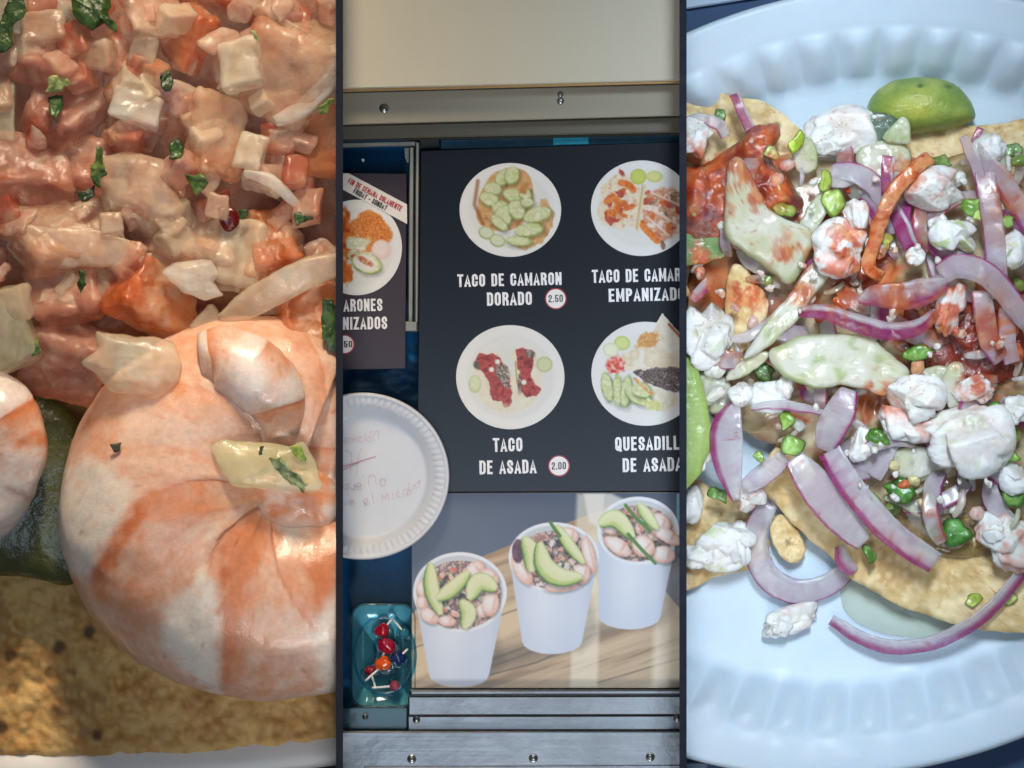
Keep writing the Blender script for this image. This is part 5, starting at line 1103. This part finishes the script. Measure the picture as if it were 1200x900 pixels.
ON = [ # path, width, thick, roll, twist, taper, edge side, edge width, spice, label
 ([(860, 110, 66), (868, 128, 72), (880, 152, 70)], 13, 9, 0, 0, .0, 1, .9, 0, "short purple onion bar sticking up by the tostada rim"),
 ([(972, 528, 96), (990, 560, 98), (1018, 596, 98), (1052, 630, 92), (1096, 660, 82)], 32, 9, 8, 0, .15, 1, .32, 0, "long straight onion slice with bold purple edge on front tostada"),
 ([(862, 472, 92), (852, 500, 96), (852, 535, 94), (862, 586, 86)], 40, 9, 12, 0, .75, 1, .22, 0, "half moon onion slice with purple rim beside green avocado"),
 ([(930, 536, 90), (956, 570, 92), (984, 604, 88), (1012, 636, 80)], 44, 7, -10, 0, .5, 1, .06, 0, "wide translucent onion slice overhanging the tostada edge"),
 ([(900, 590, 46), (886, 624, 30), (894, 668, 20), (926, 692, 16), (964, 688, 16), (994, 668, 18)], 30, 14, 10, 0, .25, 1, .06, 0, "thick lavender onion ring half hooked over the tostada edge"),
 ([(974, 726, 14), (1004, 745, 22), (1044, 758, 28), (1090, 754, 36), (1134, 734, 46), (1172, 702, 54), (1212, 650, 60)], 18, 9, 20, 0, .25, 1, .4, 0, "longest thin onion arc trailing below the front tostada"),
 ([(936, 366, 104), (968, 366, 110), (1000, 378, 112), (1040, 388, 112), (1074, 384, 110), (1098, 366, 106)], 22, 12, 30, 0, .5, 1, 1.0, 0, "wavy magenta onion strip with shiny underside"),
 ([(1006, 352, 112), (1030, 346, 120), (1064, 346, 122), (1094, 338, 118), (1110, 330, 110)], 34, 12, 24, 0, .75, 1, .55, .35, "magenta onion wedge with chile smear in mid heap"),
 ([(1042, 182, 96), (1040, 205, 100), (1040, 228, 96)], 15, 8, 0, 0, 0, 1, .95, 0, "upright violet onion bar beside the chile coated strip"),
 ([(1044, 240, 84), (1056, 262, 90), (1064, 282, 90), (1078, 302, 82)], 20, 9, 10, 0, .2, 1, 1.0, 0, "dark violet onion strip dropping behind the white curd"),
 ([(974, 200, 84), (1000, 202, 90), (1022, 214, 90), (1036, 240, 84)], 26, 6, -20, 0, .4, -1, .1, 0, "thin lilac onion arc above the green pepper core"),
 ([(1154, 200, 104), (1160, 240, 110), (1166, 290, 112), (1168, 334, 104)], 26, 8, 6, 14, .05, 1, .08, .25, "upright frosted pink onion strip with speckled surface"),
 ([(1128, 160, 98), (1140, 184, 104), (1150, 214, 104), (1156, 232, 98)], 15, 6, 10, 0, .3, 1, .1, .1, "slim pale pink onion strip leaning on the frosted strip"),
 ([(1144, 188, 100), (1168, 204, 104), (1190, 236, 104), (1214, 276, 100)], 26, 8, 14, 0, .15, 1, .3, .3, "pink edged onion curve rising beside the frosted strip"),
 ([(1102, 322, 114), (1122, 312, 120), (1150, 318, 120), (1174, 338, 116), (1206, 380, 108)], 30, 7, 14, 20, .15, -1, .06, .1, "broad glassy onion curl arching across the frosted strip"),
 ([(1150, 340, 96), (1154, 370, 98), (1160, 400, 96), (1174, 422, 90)], 26, 8, 0, 0, .1, 1, .1, .4, "rosy onion strip hanging over the chile liquid"),
 ([(1180, 360, 92), (1180, 400, 92), (1186, 426, 88)], 22, 8, 0, 0, .1, 1, .1, .3, "short rosy onion end beside the chile liquid"),
 ([(996, 456, 104), (986, 480, 106), (974, 504, 102), (966, 528, 92)], 38, 8, 10, 0, .5, -1, .1, .15, "pink onion petal hanging below the widest cucumber"),
 ([(880, 478, 96), (908, 474, 100), (940, 478, 100), (968, 484, 94)], 12, 6, 12, 0, .55, 1, .3, 0, "thin horizontal onion splinter beside the pink petal"),
 ([(872, 572, 78), (900, 552, 82), (920, 534, 82)], 26, 8, 4, 0, .4, 1, .02, 0, "clear onion piece joining half moon slice and wide slice"),
 ([(1050, 512, 78), (1036, 530, 80), (1024, 560, 78)], 26, 7, 10, 0, .3, 1, .04, 0, "bluish clear onion slice tucked by the green pepper ring"),
 ([(1058, 596, 66), (1090, 592, 70), (1118, 580, 72), (1136, 566, 70)], 20, 6, -12, 0, .4, 1, .15, 0, "glossy onion sliver afloat on amber broth"),
 ([(1160, 560, 70), (1162, 584, 72), (1176, 606, 70), (1190, 614, 64)], 24, 7, 8, 0, .4, 1, .05, 0, "bluish onion curl beside the pink shrimp piece"),
 ([(1150, 548, 80), (1176, 560, 82), (1206, 574, 80)], 22, 7, 10, 0, .3, 1, .2, 0, "small onion wedge with purple line near big white crumble"),
 ([(1176, 250, 92), (1194, 262, 94), (1216, 280, 92)], 22, 8, 10, 0, .2, 1, .9, 0, "dark magenta onion tip by the frosted strip"),
 ([(1092, 276, 86), (1104, 296, 90), (1128, 304, 88)], 22, 8, 10, 0, .3, 1, .8, 0, "dusky purple onion shred beneath white curds"),
 ([(1010, 230, 80), (1030, 250, 84), (1044, 276, 84)], 20, 7, 10, 0, .3, 1, .7, 0, "plum onion shred behind the chile coated strip"),
 ([(810, 352, 80), (822, 340, 84), (834, 326, 82)], 14, 6, 10, 0, .3, 1, .5, 0, "small lilac onion shred near the tostada shard"),
 ([(800, 146, 60), (820, 140, 66), (842, 146, 66), (850, 160, 62)], 16, 6, 20, 0, .3, 1, .3, 0, "lilac onion curl on the spotted tostada rim"),
 ([(984, 640, 50), (990, 660, 46), (1002, 670, 42)], 18, 6, 0, 0, .4, 1, .6, 0, "faint pink onion scrap soaked into tostada edge"),
 ([(1150, 150, 60), (1146, 162, 62), (1140, 172, 62)], 13, 7, 0, 0, .2, 1, .95, 0, "stubby purple onion nub beside the pale tostada rim"),
 ([(1172, 470, 84), (1190, 484, 86), (1210, 494, 84)], 22, 7, 10, 0, .3, 1, .6, 0, "onion slice with purple tip beside green pepper dice"),
]
for i, (pth, w, t, roll, tw, tp, ed, ew, spi, lab) in enumerate(ON):
    m = strip_mesh(pth, w, t * (.62 if i not in (4, 6, 7) else .9), n=44, nv=26, amp=1.1, sc=14, seed=400 + i, roll=roll, twist=tw, taper=tp, sq=5)
    pur = (172, 34, 124) if i not in (6, 7) else (178, 44, 112)
    R("onion_slice", m, red_onion(m[0], m[2], 400 + i, ed, ew, spice=spi, purple=pur, pale=(226, 222, 226) if i not in (11, 12, 13, 14, 15, 16) else (224, 200, 198)), "onion_flesh", lab, "onion", OG)
rng = random.Random(77)
for i in range(46):      # tangled slices deeper in the heap
    cx = rng.uniform(830, 1190); cy = rng.uniform(190, 600)
    if cy > 450 and cx < 880 + (cy - 450) * 1.0: continue
    a_ = rng.uniform(0, 3.14); L_ = rng.uniform(20, 42); dx, dy = math.cos(a_) * L_, math.sin(a_) * L_; z = rng.uniform(70, 88)
    m = strip_mesh([(cx - dx, cy - dy, z - 6), (cx - dx * .3 - dy * .3, cy - dy * .3 + dx * .3, z + 4), (cx + dx * .4 - dy * .25, cy + dy * .4 + dx * .25, z + 6), (cx + dx, cy + dy, z - 6)], rng.uniform(14, 26), 6, n=30, nv=20, amp=1.2, sc=12, seed=900 + i, roll=rng.uniform(-35, 35), taper=.35, sq=5)
    R("onion_shaving", m, red_onion(m[0], m[2], 900 + i, rng.choice([1, -1]), rng.choice([.06, .06, .15, .3, .7]), spice=rng.choice([0, 0, .3, .6]), pale=rng.choice([(226, 222, 224), (228, 212, 208), (214, 218, 200)])), "onion_flesh",
      "loose onion shaving tangled beneath the upper vegetables", "onion", "onion shavings deep in the heap")
# chile-coated strip and blob
m = strip_mesh([(1090, 184, 108), (1070, 200, 116), (1050, 222, 120), (1036, 248, 118), (1026, 280, 112), (1018, 312, 104), (1034, 326, 98)], 18, 11, n=50, nv=20, amp=2.5, sc=9, seed=460, taper=.2)
R("chile_strip", m, mix(mix(lin((214, 130, 74)), lin((232, 176, 124)), fbm(m[0], 9, 4)), lin((196, 78, 30)), sm(.55, .7, fbm(m[0], 12, 7))), "wet_vegetable", "orange chile coated onion strip arching over the heap", "onion")

# white cheese crumbles and shrimp bits
def curd_colors(V, w, seed, pink=0.0, spice=0.0, green=.25):
    c = mix(lin((250, 250, 248)), lin((230, 224, 212)), sm(.30, .75, w[:, 0] * .7 + .3 * fbm(V, 8, seed)))
    c = mix(c, lin((190, 206, 122)), green * sm(.58, .7, fbm(V, 13, seed + 2))); c = mix(c, lin((228, 178, 164)), pink * sm(.42, .6, fbm(V, 20, seed + 4)))
    return mix(c, lin((214, 92, 40)), spice * sm(.55, .66, fbm(V, 13, seed + 6)))
KG = "white cheese crumbles on the tostadas"
CURD = [ # cx cy z rx ry rz rot pink spice green label
 (826, 392, 84, 26, 34, 18, 20, 0, 0, .3, "tall white crumble against the divider beside the tostada shard"),
 (838, 428, 80, 13, 12, 10, 0, 0, 0, .3, "little white crumb under the tall crumble"),
 (988, 152, 62, 36, 24, 20, 0, .2, .05, .2, "greyish white crumble behind the heap near the lime"),
 (968, 164, 70, 18, 14, 12, 0, 0, 0, .1, "smooth white lump on the greyish crumble's flank"),
 (1098, 222, 100, 31, 22, 18, -8, .1, .35, .1, "round white curd with chile dots beside the chile strip"),
 (1118, 276, 100, 24, 20, 16, 10, 0, .05, .7, "white curd stained green near upright pink strips"),
 (1098, 266, 96, 10, 14, 10, 10, 0, 0, .3, "narrow white crumb clinging to the green stained curd"),
 (986, 290, 104, 30, 28, 16, -30, .6, .8, .0, "shrimp lump splashed with red chile in mid heap"),
 (1008, 252, 108, 13, 18, 11, -20, .4, .2, .1, "pinkish crumb perched above the chile splashed lump"),
 (1030, 292, 98, 8, 9, 8, 0, 0, 0, .3, "tiny white bead beside the chile strip"),
 (1072, 300, 100, 10, 9, 8, 0, .1, .1, .1, "tiny cream bead next to dusky purple onion"),
 (1114, 360, 98, 14, 28, 13, 14, .3, .9, .0, "elongated crumb heavily dusted with orange chile"),
 (1072, 468, 106, 30, 24, 18, -20, .25, .05, .15, "white curd with peach underside beside the widest cucumber"),
 (1062, 496, 92, 32, 20, 14, 10, .9, .15, .0, "pale pink shrimp fold under the white curd"),
 (1136, 510, 104, 43, 40, 24, 10, .15, .1, .3, "biggest knobbly white crumble on the tostadas"),
 (1100, 524, 94, 9, 11, 8, 0, 0, 0, 0, "small white nub beside the biggest crumble"),
 (868, 458, 92, 13, 15, 11, 10, 0, 0, 0, "smooth white pebble of cheese beside the cucumber tip"),
 (902, 466, 86, 20, 18, 12, 0, .1, 0, .5, "greenish crumble under the widest cucumber's end"),
 (920, 456, 90, 11, 14, 10, 0, .2, .1, .2, "cream crumb between widest cucumber and thin splinter"),
 (1008, 522, 88, 12, 18, 10, 10, .1, 0, .0, "upright white nib beside the pink onion petal"),
 (850, 640, 34, 30, 24, 14, -20, .1, 0, .5, "long white crumble on tostada edge beside the onion ring"),
 (820, 652, 32, 18, 14, 12, 0, 0, 0, .2, "bright white crumb at the tostada edge by the divider"),
 (868, 644, 38, 12, 16, 11, 0, 0, 0, .1, "plump white crumb next to the lavender ring"),
 (928, 726, 18, 34, 13, 10, -18, .35, .1, .0, "stray shrimp and cheese shred lying on bare plate"),
 (912, 732, 22, 14, 13, 9, 0, 0, 0, .0, "white cheese lump on the stray shred"),
 (1180, 634, 70, 34, 30, 18, 30, 1.0, .0, .1, "pink shrimp piece on the front tostada near the long arc"),
 (1166, 626, 82, 12, 10, 8, 0, 0, 0, .0, "white crumb sitting on the pink shrimp piece"),
 (1190, 560, 88, 16, 18, 12, 0, 0, 0, .4, "green flecked crumb past the biggest crumble"),
 (1140, 456, 92, 20, 16, 11, 0, .2, .2, .1, "cream crumb beside the stubby cucumber stick"),
 (1190, 480, 94, 14, 14, 10, 0, 0, 0, .1, "white crumb beside the onion slice with purple tip"),
 (1180, 292, 96, 20, 20, 13, 0, .1, .1, .5, "yellowish crumble behind the frosted strip"),
 (1160, 178, 96, 16, 18, 11, 0, .1, .2, .1, "white crumble crowning the upright cucumber end"),
 (816, 160, 66, 16, 22, 12, 10, 0, .3, .0, "white shred on the red chunk near the spotted rim"),
 (820, 530, 72, 14, 22, 10, 0, 0, 0, .2, "pale crumb tucked below the green avocado"),
 (806, 590, 40, 14, 22, 10, 0, .0, 0, .4, "cloudy crumb between avocado and tostada edge"),
 (880, 580, 60, 16, 18, 10, 0, .8, 0, .0, "pink shrimp scrap under the half moon slice"),
]
for i, (cx, cy, z, rx, ry, rz, rot, pk, spi, g, lab) in enumerate(CURD):
    m = crumb_mesh(cx, cy, z, rx * 1.12, ry * 1.12, rz * 1.1, seed=i + 3, rot=rot, na=72 if rx > 15 else 40, nr=40 if rx > 15 else 24)
    sb = "shrimp" in lab and "cheese lump" not in lab
    R("shrimp_bit" if sb else "cheese_crumble", m, curd_colors(m[0], m[2], 500 + i, pk, spi, g), "cheese_curd", lab, "shrimp" if sb else "cheese", "pink shrimp bits on the tostadas" if sb else KG)

rng = random.Random(53)
for i in range(70):      # loose cheese crumbs sprinkled over everything
    cx = rng.uniform(815, 1195); cy = rng.uniform(200, 600)
    if cy > 450 and cx < 860 + (cy - 450) * .9: continue
    s_ = rng.uniform(2.6, 6.5); m = crumb_mesh(cx, cy, rng.uniform(96, 112), s_, s_ * rng.uniform(.6, 1), s_ * .7, seed=i + 900, rot=rng.uniform(0, 180), na=18, nr=10)
    R("cheese_crumb", m, mix(lin((248, 246, 240)), lin((232, 222, 206)), fbm(m[0], 3, i)), "cheese_curd", "tiny loose cheese crumb sprinkled on top of the vegetables", "cheese", "tiny cheese crumbs on the heap")
# green pepper bits
GB = [
 (934, 166, 10, 18, 20, 92, (168, 196, 60), "lime green sliver beside the icy cucumber cube"), (976, 236, 16, 20, 10, 88, (150, 176, 76), "ribbed green pepper core in the upper heap"),
 (968, 210, 9, 16, 20, 92, (176, 196, 90), "pale green pepper piece above the ribbed core"), (920, 246, 16, 10, 20, 88, (106, 150, 50), "leaf green pepper bit beside the bent cucumber"),
 (1138, 242, 16, 13, 30, 104, (120, 164, 62), "green pepper dice beside the round white curd"), (1148, 252, 8, 9, 0, 108, (176, 200, 96), "tiny pale dice touching the green pepper dice"),
 (1104, 190, 14, 11, 20, 78, (96, 130, 56), "olive pepper bit behind the chile strip top"), (1038, 284, 9, 13, 10, 96, (140, 176, 66), "green crumb beside the tiny white bead"),
 (1074, 414, 20, 12, -10, 86, (92, 140, 46), "glossy green pepper ring below the magenta strips"), (930, 522, 18, 16, 20, 92, (140, 178, 84), "frilly green pepper cluster beside the clear onion"),
 (922, 492, 10, 16, 10, 90, (136, 172, 70), "upright green pepper bit over the frilly cluster"), (1028, 512, 19, 15, 20, 92, (78, 126, 32), "dark green pepper ring beside the pink petal"),
 (1054, 574, 22, 16, 10, 80, (60, 122, 34), "deep green pepper square by the bold edged slice"), (1120, 624, 22, 20, 10, 66, (70, 128, 48), "large wet green pepper piece on amber broth"),
 (1168, 484, 14, 15, 10, 94, (96, 158, 50), "bright green pepper dice beside the biggest crumble"), (1182, 536, 16, 9, 20, 92, (128, 176, 60), "flat green pepper bit near the green flecked crumb"),
 (1110, 540, 9, 10, 0, 90, (140, 184, 84), "small green speck under the biggest crumble"), (1190, 584, 16, 14, 10, 82, (90, 138, 50), "green pepper dice above the pink shrimp piece"),
 (1020, 650, 8, 14, -30, 62, (88, 130, 50), "narrow green bit between two front onion slices"), (894, 436, 18, 12, 20, 72, (66, 104, 40), "shaded green pepper bit below the cucumber tip"),
 (1140, 704, 14, 9, 0, 40, (168, 190, 84), "flattened green bit stuck on the tostada edge"), (1180, 700, 16, 10, 30, 40, (176, 190, 90), "yellow green bit near the long arc's rise"),
 (842, 580, 14, 10, 30, 56, (110, 150, 74), "dull green bit below the half moon slice"), (844, 136, 9, 9, 0, 46, (110, 150, 84), "tiny green bit on the spotted tostada rim"),
 (1190, 176, 14, 9, 0, 42, (120, 160, 100), "faint green bit on the pale tostada"), (905, 180, 12, 10, 20, 92, (176, 190, 110), "pale green chip on the red chunk"),
 (1180, 260, 10, 9, 0, 108, (128, 160, 66), "small green chip on the yellowish crumble"), (890, 536, 10, 7, 30, 98, (150, 186, 90), "tiny green chip on the clear onion piece"),
]
for i, (cx, cy, w, h, rot, z, col, lab) in enumerate(GB):
    rq = random.Random(i + 600); rr = math.radians(rot + rq.uniform(-20, 20))
    pl = [(cx + w * .9 * k * math.cos(a_) * math.cos(rr) - h * .9 * k * math.sin(a_) * math.sin(rr), cy + w * .9 * k * math.cos(a_) * math.sin(rr) + h * .9 * k * math.sin(a_) * math.cos(rr)) for a_, k in ((t_ + rq.uniform(-.25, .25), rq.uniform(.7, 1.18)) for t_ in np.linspace(0, 6.28, 8, endpoint=False))]
    V, F, T = blob_mesh(pl, z, min(w, h) * .42, q=3.5, amp=2.2, sc=8, seed=i + 600, nr=11, na=44, tilt=(rq.uniform(-.3, .3), rq.uniform(-.3, .3)))
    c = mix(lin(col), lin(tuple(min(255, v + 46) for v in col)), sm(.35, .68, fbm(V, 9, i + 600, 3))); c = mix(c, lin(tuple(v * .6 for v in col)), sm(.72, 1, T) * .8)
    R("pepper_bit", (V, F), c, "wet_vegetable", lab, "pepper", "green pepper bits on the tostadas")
rng = random.Random(31)
for i in range(150):
    cx = rng.uniform(812, 1198); cy = rng.uniform(185, 610)
    if cy > 470 and cx < 880 + (cy - 470) * 1.0: continue
    z = rng.uniform(62, 86); k = rng.random(); s = rng.uniform(6, 15)
    if k < .4:      # clear onion or cucumber sliver
        a_ = rng.uniform(0, 3.14); dx, dy = math.cos(a_) * s * 1.6, math.sin(a_) * s * 1.6
        m = strip_mesh([(cx - dx, cy - dy, z), (cx + dy * .2, cy - dx * .2, z + 5), (cx + dx, cy + dy, z)], s * .9, 5, n=16, nv=12, amp=1, seed=i + 700, roll=rng.uniform(-30, 30), taper=.5)
        col = rng.choice([(222, 216, 214), (214, 204, 210), (210, 214, 180), (224, 206, 190)])
        R("relish_sliver", m, mix(lin(col), lin(tuple(min(250, v + 18) for v in col)), fbm(m[0], 7, i)), "onion_flesh", "thin clear vegetable sliver half sunk in the wet relish", "relish", "clear slivers in the relish")
    else:
        col = rng.choice([(226, 222, 212), (226, 222, 212), (120, 146, 66), (214, 178, 168), (190, 96, 52), (176, 70, 38), (206, 190, 140)])
        if (cx - 1120) ** 2 + (cy - 400) ** 2 < 70 ** 2: col = rng.choice([(168, 62, 36), (190, 96, 52), (206, 150, 110)])
        m = curd_mesh(cx, cy, z, s * rng.uniform(.6, 1), s * rng.uniform(.5, .8), s * .5, seed=i + 60, lump=.3, lsc=.8, rot=rng.uniform(0, 180), na=26, nr=14)
        R("relish_scrap", m, mix(lin(col), lin(tuple(min(250, v + 24) for v in col)), fbm(m[0], 7, i)), "wet_vegetable", "finely chopped scrap half sunk in the wet relish", "relish", "finely chopped scraps in the relish")
